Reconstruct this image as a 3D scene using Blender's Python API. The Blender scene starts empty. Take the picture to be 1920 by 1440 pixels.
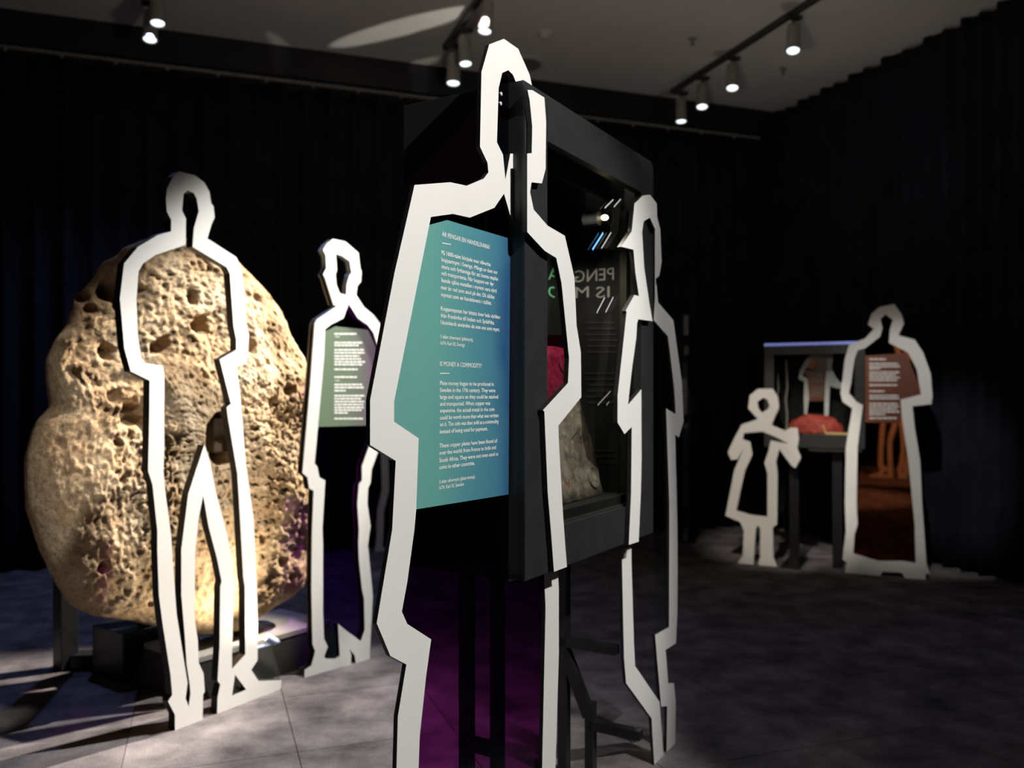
import bpy, bmesh, math, random
from mathutils import Vector, Matrix, noise
from mathutils.geometry import tessellate_polygon

# ---------------------------------------------------------------- scene, camera, light
scene = bpy.context.scene
C = scene.collection
random.seed(4)
F = 1596.0            # focal length in pixels of the 1920 wide frame
CX, HY = 960.0, 740.0 # principal column and horizon row
EYE = 1.10            # camera height

cd = bpy.data.cameras.new('camera')
cam = bpy.data.objects.new('camera', cd); C.objects.link(cam)
cam.location = (0, 0, EYE); cam.rotation_euler = (math.pi/2, 0, 0)
cd.sensor_width = 36.0; cd.lens = F/1920*36.0
cd.shift_y = (HY-720.0)/1920.0
cd.clip_start = 0.05; cd.clip_end = 60
cd.dof.use_dof = True; cd.dof.focus_distance = 1.62; cd.dof.aperture_fstop = 3.2
scene.camera = cam

w = bpy.data.worlds.new('world'); scene.world = w; w.use_nodes = True
w.node_tree.nodes['Background'].inputs[0].default_value = (0.30, 0.36, 0.5, 1)
w.node_tree.nodes['Background'].inputs[1].default_value = 0.02

vs = scene.view_settings
vs.view_transform = 'Standard'; vs.look = 'None'; vs.gamma = 1.0; vs.exposure = 0.0
vs.use_curve_mapping = False
scene.cycles.use_denoising = True
scene.cycles.max_bounces = 6
scene.cycles.diffuse_bounces = 2
scene.cycles.glossy_bounces = 3
scene.cycles.transmission_bounces = 2
scene.cycles.use_adaptive_sampling = True
scene.cycles.adaptive_threshold = 0.03
scene.cycles.transparent_max_bounces = 14
scene.cycles.sample_clamp_indirect = 4.0
scene.cycles.caustics_reflective = False
scene.cycles.caustics_refractive = False

def spot(name, loc, aim, watts, deg, color, blend=0.35, radius=0.03):
    l = bpy.data.lights.new(name, 'SPOT'); l.energy = watts; l.color = color
    l.spot_size = math.radians(deg); l.spot_blend = blend; l.shadow_soft_size = radius
    o = bpy.data.objects.new(name, l); C.objects.link(o); o.location = loc
    o.rotation_euler = (Vector(aim)-Vector(loc)).to_track_quat('-Z', 'Y').to_euler()
    return o
WARM = (1.0, 0.90, 0.78); NEUT = (1.0, 0.97, 0.93); COOL = (0.86, 0.93, 1.0); BLUE = (0.30, 0.42, 1.0)
# ceiling spotlights (exhibition track lighting)
spot('spotlight_beam_near', (1.75, 0.35, 3.28), (-0.08, 1.60, 1.02), 490, 42, NEUT, 0.5)
spot('spotlight_beam_sailor', (1.95, 1.35, 3.28), (0.46, 2.47, 1.2), 110, 26, NEUT, 0.7)
spot('spotlight_beam_stone', (1.05, 4.9, 3.28), (-1.02, 3.32, 1.0), 2500, 25, WARM, 0.55)
spot('spotlight_beam_left', (0.42, 3.32, 3.28), (-0.98, 2.76, 0.40), 680, 40, NEUT, 0.5)
spot('spotlight_beam_child', (0.3, 2.3, 3.28), (1.7, 5.35, 0.72), 400, 17, WARM, 0.6)
spot('spotlight_beam_robe', (0.9, 2.6, 3.28), (2.3, 5.1, 0.9), 210, 20, NEUT, 0.6)
spot('spotlight_beam_back', (-0.15, 4.85, 3.25), (-0.88, 5.75, 0.15), 130, 26, WARM, 0.6)
spot('spotlight_beam_back', (1.29, 6.5, 3.2), (1.15, 5.95, 0.0), 45, 34, WARM, 0.7)
spot('spotlight_beam_behind', (0.45, 0.9, 3.28), (-0.95, -0.6, 0.4), 260, 40, WARM, 0.5)
spot('spotlight_beam_blue', (-2.1, 4.95, 3.2), (-2.3, 3.9, 0.0), 95, 110, BLUE, 0.8)
spot('spotlight_beam_blue', (2.4, 3.4, 3.3), (1.9, 2.6, 0.0), 14, 90, BLUE, 0.8)
# added fill beams without lamps, brightening the ceiling from above the cases
spot('case_top_uplight', (0.25, 2.30, 1.80), (0.30, 4.6, 3.45), 72, 150, (1.0, 0.89, 0.78), 1.0, 0.12)
spot('case_top_uplight', (1.95, 5.40, 1.46), (1.6, 5.2, 3.45), 8, 150, (1.0, 0.90, 0.85), 1.0, 0.1)
p_ = spot('glass_glint', (1.9, 3.9, 1.2), (-0.66, 5.42, 3.45), 300, 11, (1.0, 0.96, 0.86), 0.15, 0.02); p_.scale = (0.30, 1.0, 1.0)  # narrow beams added to draw reflections from the glass on the ceiling
p_ = spot('glass_glint', (-1.9, 2.4, 1.2), (-1.55, 5.75, 3.45), 60, 4.5, (1.0, 0.96, 0.86), 0.5, 0.02); p_.scale = (0.4, 1.0, 1.0)
p_ = spot('glass_glint', (1.9, 3.9, 1.2), (-0.72, 6.1, 3.45), 110, 5, (1.0, 0.96, 0.86), 0.5, 0.02); p_.scale = (0.4, 1.0, 1.0)

# ---------------------------------------------------------------- node helpers
def new_mat(name):
    m = bpy.data.materials.new(name); m.use_nodes = True
    return m, m.node_tree, m.node_tree.nodes['Principled BSDF']
def N(t, kind, **kw):
    n = t.nodes.new(kind)
    for k, v in kw.items():
        if k in n.inputs.keys(): n.inputs[k].default_value = v
        else: setattr(n, k, v)
    return n
def ramp(t, stops):
    r = t.nodes.new('ShaderNodeValToRGB')
    el = r.color_ramp.elements
    while len(el) < len(stops): el.new(0.5)
    for e, (p, c) in zip(el, stops): e.position = p; e.color = (*c, 1) if len(c) == 3 else c
    return r
def lin(r, g, b):
    f = lambda c: (c/255/12.92) if c/255 <= 0.04045 else ((c/255+0.055)/1.055)**2.4
    return (f(r), f(g), f(b))
def noisy(name, c1, c2, scale=40, rough=0.6, bump=0.0, detail=4, spec=0.5, metal=0.0, bscale=None):
    m, t, b = new_mat(name)
    tc = N(t, 'ShaderNodeTexCoord'); n = N(t, 'ShaderNodeTexNoise', Scale=scale, Detail=detail)
    t.links.new(tc.outputs['Object'], n.inputs['Vector'])
    r = ramp(t, [(0.35, c1), (0.68, c2)]); t.links.new(n.outputs['Fac'], r.inputs[0])
    t.links.new(r.outputs[0], b.inputs['Base Color'])
    b.inputs['Roughness'].default_value = rough; b.inputs['Metallic'].default_value = metal
    b.inputs['Specular IOR Level'].default_value = spec
    if bump:
        n2 = N(t, 'ShaderNodeTexNoise', Scale=bscale or scale*3, Detail=5)
        t.links.new(tc.outputs['Object'], n2.inputs['Vector'])
        bp = N(t, 'ShaderNodeBump', Strength=bump, Distance=0.01)
        t.links.new(n2.outputs['Fac'], bp.inputs['Height']); t.links.new(bp.outputs[0], b.inputs['Normal'])
    return m
def emit(name, col, s):
    m, t, b = new_mat(name)
    b.inputs['Base Color'].default_value = (*col, 1)
    b.inputs['Emission Color'].default_value = (*col, 1); b.inputs['Emission Strength'].default_value = s
    return m
def pane_mat(name, trans, gloss, base=0.03, rough=0.02):
    """coloured acrylic: tinted see-through sheet with a coloured fresnel reflection"""
    m, t, b = new_mat(name); t.nodes.remove(b)
    out = t.nodes['Material Output']
    tr = N(t, 'ShaderNodeBsdfTransparent'); tr.inputs[0].default_value = (*trans, 1)
    gl = N(t, 'ShaderNodeBsdfGlossy', Roughness=rough); gl.inputs['Color'].default_value = (*gloss, 1)
    lw = N(t, 'ShaderNodeLayerWeight'); pw = N(t, 'ShaderNodeMath', operation='POWER'); pw.inputs[1].default_value = 5.0
    t.links.new(lw.outputs['Facing'], pw.inputs[0])          # Schlick reflectance, the same on both sides of the sheet
    ad = N(t, 'ShaderNodeMath', operation='MULTIPLY_ADD'); ad.inputs[1].default_value = 0.95; ad.inputs[2].default_value = 0.03+base
    ad.use_clamp = True
    t.links.new(pw.outputs[0], ad.inputs[0])
    mx = N(t, 'ShaderNodeMixShader')
    t.links.new(ad.outputs[0], mx.inputs[0]); t.links.new(tr.outputs[0], mx.inputs[1]); t.links.new(gl.outputs[0], mx.inputs[2])
    t.links.new(mx.outputs[0], out.inputs[0])
    return m
def film_mat(name, stops, rough=0.35):
    """printed film whose colour runs across its width (UV x)"""
    m, t, b = new_mat(name)
    uv = N(t, 'ShaderNodeTexCoord'); sp = N(t, 'ShaderNodeSeparateXYZ')
    nz = N(t, 'ShaderNodeTexNoise', Scale=2.5, Detail=2)
    t.links.new(uv.outputs['UV'], sp.inputs[0]); t.links.new(uv.outputs['UV'], nz.inputs['Vector'])
    mu = N(t, 'ShaderNodeMath', operation='MULTIPLY_ADD'); mu.inputs[1].default_value = 0.22; mu.inputs[2].default_value = -0.11
    t.links.new(nz.outputs['Fac'], mu.inputs[0])
    ad = N(t, 'ShaderNodeMath', operation='ADD'); t.links.new(sp.outputs[0], ad.inputs[0]); t.links.new(mu.outputs[0], ad.inputs[1])
    r = ramp(t, stops); t.links.new(ad.outputs[0], r.inputs[0])
    t.links.new(r.outputs[0], b.inputs['Base Color']); b.inputs['Roughness'].default_value = rough
    return m

M = {}
M['white'] = noisy('white_painted_board', (0.74, 0.73, 0.70), (0.78, 0.77, 0.745), 3, 0.55, spec=0.3)
M['black_edge'] = noisy('black_board_edge', (0.006, 0.006, 0.006), (0.012, 0.012, 0.011), 30, 0.45)
M['case'] = noisy('black_lacquered_steel', (0.020, 0.021, 0.022), (0.026, 0.027, 0.028), 14, 0.42, spec=0.4)
M['case_in'] = noisy('black_case_lining', (0.006, 0.006, 0.006), (0.010, 0.010, 0.009), 14, 0.7, spec=0.2)
M['steel'] = noisy('dark_steel_bar', (0.008, 0.008, 0.009), (0.013, 0.013, 0.014), 20, 0.35)
M['rail'] = noisy('grey_shelf_rail', (0.05, 0.046, 0.038), (0.07, 0.064, 0.05), 20, 0.4, metal=0.6)
M['pane'] = pane_mat('purple_acrylic', (0.50, 0.165, 0.48), (0.30, 0.75, 0.68), 0.02)
M['pane_f2'] = pane_mat('violet_acrylic', (0.52, 0.23, 0.74), (0.45, 0.9, 0.6), 0.015)
M['pane_clear'] = pane_mat('clear_acrylic', (0.88, 0.91, 0.90), (0.8, 0.9, 0.9), 0.0)
M['pane_robe'] = pane_mat('orange_acrylic', (0.62, 0.30, 0.16), (1.0, 0.36, 0.14), 0.30)
M['pane_magenta'] = pane_mat('magenta_acrylic', (0.92, 0.28, 0.52), (0.4, 0.9, 0.7), 0.01)
M['glass'] = pane_mat('case_glass', (0.97, 0.98, 0.975), (1, 1, 1), 0.0)
M['teal'] = film_mat('teal_printed_film', [(0.0, lin(104, 160, 152)), (0.30, lin(100, 160, 152)), (0.58, lin(84, 144, 152)), (0.84, lin(68, 124, 146)), (0.98, lin(42, 82, 124))])
M['greenpurple'] = film_mat('green_purple_printed_film', [(0.0, lin(104, 124, 100)), (0.45, lin(100, 116, 98)), (0.66, lin(98, 98, 96)), (0.82, lin(102, 84, 102)), (0.95, lin(106, 64, 114))])
M['brown'] = film_mat('brown_printed_film', [(0.0, lin(128, 70, 46)), (0.5, lin(105, 56, 38)), (1.0, lin(98, 56, 40))])
M['ink'] = noisy('white_ink', (0.82, 0.82, 0.79), (0.86, 0.86, 0.83), 5, 0.5)
M['ink_dim'] = noisy('grey_ink', (0.20, 0.20, 0.19), (0.25, 0.25, 0.23), 5, 0.5)
M['ink_green'] = noisy('green_ink', (0.10, 0.42, 0.20), (0.14, 0.50, 0.26), 5, 0.5)
M['ink_blue'] = emit('blue_light_slash', (0.16, 0.42, 1.0), 0.55)  # blue slash print with a glow added to its colour
M['ink_grey'] = noisy('pale_slash_ink', (0.45, 0.46, 0.45), (0.6, 0.6, 0.58), 5, 0.5)
M['curtain'] = noisy('midnight_velvet', (0.010, 0.0105, 0.017), (0.016, 0.0165, 0.027), 6, 0.9, spec=0.1)
M['curtain'].node_tree.nodes['Principled BSDF'].inputs['Sheen Weight'].default_value = 0.04
M['curtain'].node_tree.nodes['Principled BSDF'].inputs['Sheen Tint'].default_value = (0.5, 0.5, 0.9, 1)
M['ceiling'] = noisy('off_white_ceiling_paint', (0.62, 0.60, 0.56), (0.66, 0.64, 0.60), 2, 0.85)
M['black_fascia'] = noisy('black_fascia', (0.005, 0.005, 0.007), (0.008, 0.008, 0.010), 5, 0.6)
M['lamp_body'] = noisy('grey_lamp_metal', (0.24, 0.23, 0.20), (0.30, 0.29, 0.25), 20, 0.4)
M['track'] = noisy('dark_track_metal', (0.03, 0.03, 0.03), (0.05, 0.05, 0.05), 20, 0.5)
M['lens'] = emit('lit_lens', (0.86, 0.95, 1.0), 2.2)
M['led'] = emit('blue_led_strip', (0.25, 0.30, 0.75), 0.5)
M['lens_warm'] = emit('lit_warm_lens', (1.0, 0.80, 0.45), 9.0)
M['plaster'] = noisy('cream_plastic', (0.5, 0.48, 0.44), (0.55, 0.53, 0.49), 10, 0.6)
M['grille'] = noisy('grey_grille', (0.16, 0.15, 0.13), (0.2, 0.19, 0.17), 200, 0.6)
M['plank'] = noisy('grey_wood_plank', (0.36, 0.34, 0.29), (0.48, 0.46, 0.41), 6, 0.6, 0.2)
M['plinth_dark'] = noisy('grey_black_plinth', (0.014, 0.015, 0.013), (0.022, 0.022, 0.019), 8, 0.5)
M['plinth_side'] = noisy('olive_grey_board', (0.075, 0.073, 0.060), (0.095, 0.092, 0.078), 8, 0.6)
M['beam'] = noisy('brown_wood_beam', (0.05, 0.035, 0.022), (0.11, 0.075, 0.045), 12, 0.6, 0.2)
M['red'] = noisy('red_cloth', (0.28, 0.025, 0.015), (0.5, 0.08, 0.05), 25, 0.7)
M['amber'] = noisy('amber_strip', (0.55, 0.36, 0.12), (0.65, 0.45, 0.18), 25, 0.5)
M['orange'] = noisy('orange_film', (0.55, 0.17, 0.05), (0.62, 0.22, 0.07), 8, 0.5)
M['foil'] = noisy('crumpled_blue_foil', (0.35, 0.45, 0.8), (0.75, 0.8, 0.95), 60, 0.25, 0.4)

def copper_mat():
    m, t, b = new_mat('weathered_copper_plate')
    tc = N(t, 'ShaderNodeTexCoord')
    n1 = N(t, 'ShaderNodeTexNoise', Scale=26, Detail=10, Roughness=0.75, Distortion=0.6); n2 = N(t, 'ShaderNodeTexNoise', Scale=48, Detail=6)
    t.links.new(tc.outputs['Object'], n1.inputs['Vector']); t.links.new(tc.outputs['Object'], n2.inputs['Vector'])
    r1 = ramp(t, [(0.34, (0.035, 0.030, 0.020)), (0.5, (0.125, 0.106, 0.075)), (0.66, (0.27, 0.24, 0.19))]); t.links.new(n1.outputs['Fac'], r1.inputs[0])
    r2 = ramp(t, [(0.60, (0, 0, 0)), (0.72, (1, 1, 1))]); t.links.new(n2.outputs['Fac'], r2.inputs[0])
    mx = N(t, 'ShaderNodeMix', data_type='RGBA'); t.links.new(r2.outputs[0], mx.inputs[0])
    t.links.new(r1.outputs[0], mx.inputs[6]); mx.inputs[7].default_value = (0.30, 0.13, 0.07, 1)
    t.links.new(mx.outputs[2], b.inputs['Base Color'])
    b.inputs['Roughness'].default_value = 0.5; b.inputs['Metallic'].default_value = 0.25
    bp = N(t, 'ShaderNodeBump', Strength=1.0, Distance=0.008); t.links.new(n1.outputs['Fac'], bp.inputs['Height']); t.links.new(bp.outputs[0], b.inputs['Normal'])
    return m
M['copper'] = copper_mat()

def stone_mat():
    m, t, b = new_mat('porous_limestone')
    tc = N(t, 'ShaderNodeTexCoord')
    n1 = N(t, 'ShaderNodeTexNoise', Scale=4, Detail=8, Roughness=0.65)
    n2 = N(t, 'ShaderNodeTexNoise', Scale=60, Detail=6, Roughness=0.7)
    for n in (n1, n2): t.links.new(tc.outputs['Object'], n.inputs['Vector'])
    r1 = ramp(t, [(0.30, (0.46, 0.28, 0.145)), (0.5, (0.57, 0.41, 0.25)), (0.70, (0.64, 0.52, 0.37))]); t.links.new(n1.outputs['Fac'], r1.inputs[0])
    r2 = ramp(t, [(0.36, (0.55, 0.50, 0.44)), (0.52, (1, 1, 1))]); t.links.new(n2.outputs['Fac'], r2.inputs[0])
    mx = N(t, 'ShaderNodeMix', data_type='RGBA', blend_type='MULTIPLY'); mx.inputs[0].default_value = 0.8
    t.links.new(r1.outputs[0], mx.inputs[6]); t.links.new(r2.outputs[0], mx.inputs[7]); t.links.new(mx.outputs[2], b.inputs['Base Color'])
    b.inputs['Roughness'].default_value = 0.95; b.inputs['Specular IOR Level'].default_value = 0.1
    bp = N(t, 'ShaderNodeBump', Strength=1.0, Distance=0.012); t.links.new(n2.outputs['Fac'], bp.inputs['Height']); t.links.new(bp.outputs[0], b.inputs['Normal'])
    return m
M['stone'] = stone_mat()

def carpet_mat():
    m, t, b = new_mat('mottled_mauve_carpet')
    tc = N(t, 'ShaderNodeTexCoord'); geo = N(t, 'ShaderNodeNewGeometry')
    n1 = N(t, 'ShaderNodeTexNoise', Scale=5.5, Detail=6, Roughness=0.6); n2 = N(t, 'ShaderNodeTexNoise', Scale=260, Detail=3)
    t.links.new(geo.outputs['Position'], n1.inputs['Vector']); t.links.new(geo.outputs['Position'], n2.inputs['Vector'])
    r1 = ramp(t, [(0.32, (0.082, 0.072, 0.076)), (0.5, (0.165, 0.148, 0.154)), (0.68, (0.26, 0.232, 0.237))]); t.links.new(n1.outputs['Fac'], r1.inputs[0])
    r2 = ramp(t, [(0.3, (0.55, 0.55, 0.55)), (0.65, (1.1, 1.1, 1.1))]); t.links.new(n2.outputs['Fac'], r2.inputs[0])
    mx = N(t, 'ShaderNodeMix', data_type='RGBA', blend_type='MULTIPLY'); mx.inputs[0].default_value = 0.9
    t.links.new(r1.outputs[0], mx.inputs[6]); t.links.new(r2.outputs[0], mx.inputs[7])
    oi = N(t, 'ShaderNodeObjectInfo'); mr = N(t, 'ShaderNodeMapRange'); mr.inputs[3].default_value = 0.88; mr.inputs[4].default_value = 1.08
    t.links.new(oi.outputs['Random'], mr.inputs[0])
    m2 = N(t, 'ShaderNodeVectorMath', operation='SCALE'); t.links.new(mx.outputs[2], m2.inputs[0]); t.links.new(mr.outputs[0], m2.inputs['Scale'])
    t.links.new(m2.outputs[0], b.inputs['Base Color']); b.inputs['Roughness'].default_value = 1.0; b.inputs['Specular IOR Level'].default_value = 0.05
    bp = N(t, 'ShaderNodeBump', Strength=0.6, Distance=0.004); t.links.new(n2.outputs['Fac'], bp.inputs['Height']); t.links.new(bp.outputs[0], b.inputs['Normal'])
    return m
M['carpet'] = carpet_mat()

# ---------------------------------------------------------------- mesh helpers
def tag(o, label=None, cat=None, group=None, kind=None):
    if label: o['label'] = label
    if cat: o['category'] = cat
    if group: o['group'] = group
    if kind: o['kind'] = kind
    return o
def obj(name, me, mats, parent=None, smooth=False):
    if isinstance(me, bmesh.types.BMesh):
        bm = me; me = bpy.data.meshes.new(name); bmesh.ops.recalc_face_normals(bm, faces=bm.faces); bm.to_mesh(me); bm.free()
    for m in (mats if isinstance(mats, (list, tuple)) else [mats]): me.materials.append(m)
    o = bpy.data.objects.new(name, me); C.objects.link(o)
    if parent: o.parent = parent
    if smooth:
        for p in me.polygons: p.use_smooth = True
    return o
def empty(name, loc=(0, 0, 0), rz=0.0):
    o = bpy.data.objects.new(name, None); C.objects.link(o)
    o.location = loc; o.rotation_euler = (0, 0, rz); o.empty_display_size = 0.1
    return o
def add_box(bm, lo, hi, mat=None, bevel=0.0):
    lo = Vector(lo); hi = Vector(hi)
    r = bmesh.ops.create_cube(bm, size=1.0)
    for v in r['verts']:
        v.co = Vector(((lo.x+hi.x)/2+v.co.x*(hi.x-lo.x), (lo.y+hi.y)/2+v.co.y*(hi.y-lo.y), (lo.z+hi.z)/2+v.co.z*(hi.z-lo.z)))
        if mat: v.co = mat @ v.co
    if bevel:
        es = set(e for v in r['verts'] for e in v.link_edges)
        bmesh.ops.bevel(bm, geom=list(es), offset=bevel, segments=2, affect='EDGES', profile=0.6)
    return bm
def box(name, lo, hi, mat, parent=None, bevel=0.003):
    bm = bmesh.new(); add_box(bm, lo, hi, None, bevel); return obj(name, bm, mat, parent)
def bar(bm, a, b, wx, wz, bevel=0.0):
    """square bar from a to b"""
    a = Vector(a); b = Vector(b); d = b-a
    mt = Matrix.Translation((a+b)/2) @ d.to_track_quat('Y', 'Z').to_matrix().to_4x4()
    return add_box(bm, (-wx/2, -d.length/2, -wz/2), (wx/2, d.length/2, wz/2), mt, bevel)
def lathe(bm, prof, seg=24, mat=None):
    """profile of (radius, z) spun round z"""
    rings = []
    for r, z in prof:
        rings.append([bm.verts.new((mat or Matrix()) @ Vector((r*math.cos(2*math.pi*k/seg), r*math.sin(2*math.pi*k/seg), z))) for k in range(seg)])
    for a, b in zip(rings, rings[1:]):
        for k in range(seg): bm.faces.new((a[k], a[(k+1) % seg], b[(k+1) % seg], b[k]))
    bm.faces.new(rings[0][::-1]); bm.faces.new(rings[-1])
    return bm

class Plane:
    """a vertical plane: local x runs along it, local y away from the viewer, z up"""
    def __init__(s, px, py, ux, uy):
        l = math.hypot(ux, uy); s.p = Vector((px, py)); s.u = Vector((ux/l, uy/l)); s.b = Vector((-s.u.y, s.u.x))
        s.rz = math.atan2(s.u.y, s.u.x)
    def loc(s, x, y, off=0.0):
        """where the line of sight of an image point meets the plane (moved back by off): (along, height)"""
        k = (x-CX)/F; o = s.p + s.b*off
        # o + u t = d*(k,1)
        t = (k*o.y-o.x)/(s.u.x-k*s.u.y); d = o.y+s.u.y*t
        return (t, EYE-(y-HY)*d/F)
    def pts(s, L, off=0.0): return [s.loc(x, y, off) for x, y in L]
    def root(s, name): return empty(name, (s.p.x, s.p.y, 0), s.rz)

def plate(name, outer, holes, y0, th, mats, parent, minz=None):
    """flat board cut to an outline in local x/z, front at y0, thickness th going back; mats = (front, edge and back)"""
    if minz is not None:
        outer = [(a, max(b, minz)) for a, b in outer]
    loops = [outer]+list(holes)
    flat = [p for l in loops for p in l]; n = len(flat)
    tris = tessellate_polygon([[Vector((a, b, 0)) for a, b in l] for l in loops])
    V = [(a, y0, b) for a, b in flat]+[(a, y0+th, b) for a, b in flat]
    Fc = []; mi = []
    for t in tris:
        p = [flat[i] for i in t]
        ar = (p[1][0]-p[0][0])*(p[2][1]-p[0][1])-(p[2][0]-p[0][0])*(p[1][1]-p[0][1])
        t = tuple(t) if ar > 0 else tuple(reversed(t))
        Fc.append(t); mi.append(0)
        Fc.append(tuple(n+i for i in reversed(t))); mi.append(1)
    k = 0
    for l in loops:
        m = len(l)
        area = sum(l[i][0]*l[(i+1) % m][1]-l[(i+1) % m][0]*l[i][1] for i in range(m))
        if l is not loops[0]: area = -area
        for i in range(m):
            a, b = k+i, k+(i+1) % m
            Fc.append((b, a, n+a, n+b) if area > 0 else (a, b, n+b, n+a)); mi.append(1)
        k += m
    me = bpy.data.meshes.new(name); me.from_pydata(V, [], Fc)
    xs = [p[0] for p in outer]; zs = [p[1] for p in outer]
    uv = me.uv_layers.new(name='UVMap')
    for lp in me.loops:
        c = me.vertices[lp.vertex_index].co
        uv.data[lp.index].uv = ((c.x-min(xs))/(max(xs)-min(xs)), (c.z-min(zs))/(max(zs)-min(zs)))
    ms = mats if isinstance(mats, (list, tuple)) else (mats, mats)
    for m_ in ms: me.materials.append(m_)
    for p, i in zip(me.polygons, mi): p.material_index = i
    me.update()
    o = bpy.data.objects.new(name, me); C.objects.link(o); o.parent = parent
    return o

def text_lines(name, lines, y, mat, parent, bold=0.0):
    """lines of (text, left, right, baseline, cap height, mirrored) in local x/z joined into one lettering mesh"""
    V = []; Fc = []
    for txt, x0, x1, z0, cap, mirr in lines:
        cu = bpy.data.curves.new('lettering', 'FONT'); cu.body = txt; cu.size = 1.0; cu.resolution_u = 2
        o = bpy.data.objects.new('lettering', cu); C.objects.link(o)
        dg = bpy.context.evaluated_depsgraph_get(); me = bpy.data.meshes.new_from_object(o.evaluated_get(dg))
        xs = [v.co.x for v in me.vertices]; a = min(xs); b = max(xs)
        sx = (x1-x0)/(b-a); sy = cap/0.70
        for n_, (dx, dz) in enumerate(((0, 0), (bold, 0), (-bold, 0), (0, bold*0.7), (0, -bold*0.7))):   # strokes thickened by overprinting
            k = len(V)
            for v in me.vertices:
                q = (v.co.x-a)*sx
                V.append(((x1-q if mirr else x0+q)+dx*sy, y-n_*0.00001, z0+(v.co.y+dz)*sy))
            for p in me.polygons: Fc.append([k+i for i in (reversed(p.vertices) if mirr else p.vertices)])
        bpy.data.objects.remove(o); bpy.data.curves.remove(cu); bpy.data.meshes.remove(me)
    me = bpy.data.meshes.new(name); me.from_pydata(V, [], Fc); me.update()
    return obj(name, me, mat, parent)

def strip_quad(V, Fc, a, b, wd, y):
    """thin flat stroke from a to b (local x/z)"""
    a = Vector(a); b = Vector(b); d = (b-a).normalized(); q = Vector((-d.y, d.x))*wd/2; k = len(V)
    for p in (a-q, b-q, b+q, a+q): V.append((p.x, y, p.y))
    Fc.append((k, k+1, k+2, k+3))

# ---------------------------------------------------------------- the room
BX = Vector((0.941, 0.339)).normalized()   # along the back wall, to the right
BY = Vector((-0.339, 0.941)).normalized()  # along the right wall, away
CORNER = Vector((2.156, 7.17))             # back right corner
H = 3.45
room = math.atan2(BX.y, BX.x)
RM = Matrix.Translation((CORNER.x, CORNER.y, 0)) @ Matrix.Rotation(room, 4, 'Z')   # room x: along back wall, room y: away
X0, Y0 = -8.6, -10.4                        # left wall and front wall in room axes
def rbox(name, lo, hi, mat, kind='structure'):
    bm = bmesh.new(); add_box(bm, lo, hi, RM); o = obj(name, bm, mat); o['kind'] = kind; return o
floor = rbox('floor', (X0, Y0, -0.12), (0.3, 0.3, -0.006), M['carpet'])
rbox('ceiling', (X0, Y0, H), (0.3, 0.3, H+0.1), M['ceiling'])
rbox('wall_back', (X0, 0.16, 0), (0.3, 0.26, H), M['black_fascia'])
rbox('wall_right', (0.16, Y0, 0), (0.26, 0.16, H), M['black_fascia'])
rbox('wall_left', (X0-0.1, Y0, 0), (X0, 0.3, H), M['black_fascia'])
rbox('wall_front', (X0, Y0-0.1, 0), (0.3, Y0, H), M['black_fascia'])
rbox('trim_1', (X0, -0.10, H-0.20), (0.0, -0.06, H), M['black_fascia'])      # fascia board in front of the back curtain

# carpet tiles, laid square to the room with a tile corner near the left figures
ti = RM.inverted() @ Vector((-0.66, 2.62, 0))
T = 0.5
tile_me = None; ntile = 0
cells = []
for i in range(-18, 18):
    for j in range(-18, 18):
        lo = Vector((ti.x+i*T, ti.y+j*T, 0)); ce = RM @ Vector((lo.x+T/2, lo.y+T/2, 0))
        if lo.x < X0 or lo.x+T > 0.16 or lo.y < Y0 or lo.y+T > 0.16: continue
        if ce.y < 1.6 or abs(ce.x) > 0.68*ce.y+0.45: continue
        cells.append((ce.y, lo))
cells.sort(key=lambda c: c[0])
fi = floor.matrix_world.inverted()
for d_, lo in cells[:290]:
    if tile_me is None:
        bm = bmesh.new(); add_box(bm, (0.0004, 0.0004, -0.0065), (T-0.0004, T-0.0004, 0), None, 0.0)
        for v in bm.verts:
            if v.co.z > -0.001: v.co.x += 0.001 if v.co.x < T/2 else -0.001; v.co.y += 0.001 if v.co.y < T/2 else -0.001
        tile_me = bpy.data.meshes.new('carpet_tile'); bm.to_mesh(tile_me); bm.free(); tile_me.materials.append(M['carpet'])
    o = bpy.data.objects.new('carpet_tile', tile_me); C.objects.link(o); o.parent = floor
    o.matrix_local = RM @ Matrix.Translation(lo)

# curtains
def curtain(name, label, x0, x1, along, ztop, fold=0.10, depth=0.045, seed=1, off=0.0):
    """pleated cloth hung along room x (along='x') or room y"""
    rnd = random.Random(seed); n = int((x1-x0)/0.0125); rows = [0.012, 0.25, 0.8, 1.6, 2.4, 3.0, ztop-0.1, ztop]
    ph = 0; xs = []; dd = []
    prof = []
    for k in range(n+1):
        x = x0+(x1-x0)*k/n
        ph += 2*math.pi*0.0125/(fold*(1+0.45*noise.noise((x*1.1, seed, 0))))
        prof.append((x, ph))
    V = []; Fc = []
    for r, z in enumerate(rows):
        g = 1.0 if z < ztop-0.05 else 0.8
        for k, (x, p) in enumerate(prof):
            a = depth*(0.7+0.5*noise.noise((x*2.3, z*0.25, seed*3)))*g
            q = a*math.sin(p)+0.3*a*math.sin(2*p+1.0)+0.03*noise.noise((x*0.8, z*0.5, seed))
            zz = z+(0.012*math.sin(p*0.5) if r == len(rows)-1 else 0)
            V.append((x, q+off, min(zz, H-0.004)) if along == 'x' else (q+off, x, min(zz, H-0.004)))
    m = len(prof)
    for r in range(len(rows)-1):
        for k in range(m-1): Fc.append((r*m+k, r*m+k+1, (r+1)*m+k+1, (r+1)*m+k))
    me = bpy.data.meshes.new(name); me.from_pydata([tuple(RM @ Vector(v)) for v in V], [], Fc); me.update()
    o = obj(name, me, M['curtain'], None, True)
    sd = o.modifiers.new('thickness', 'SOLIDIFY'); sd.thickness = 0.006
    tag(o, label, 'curtain'); return o
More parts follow.
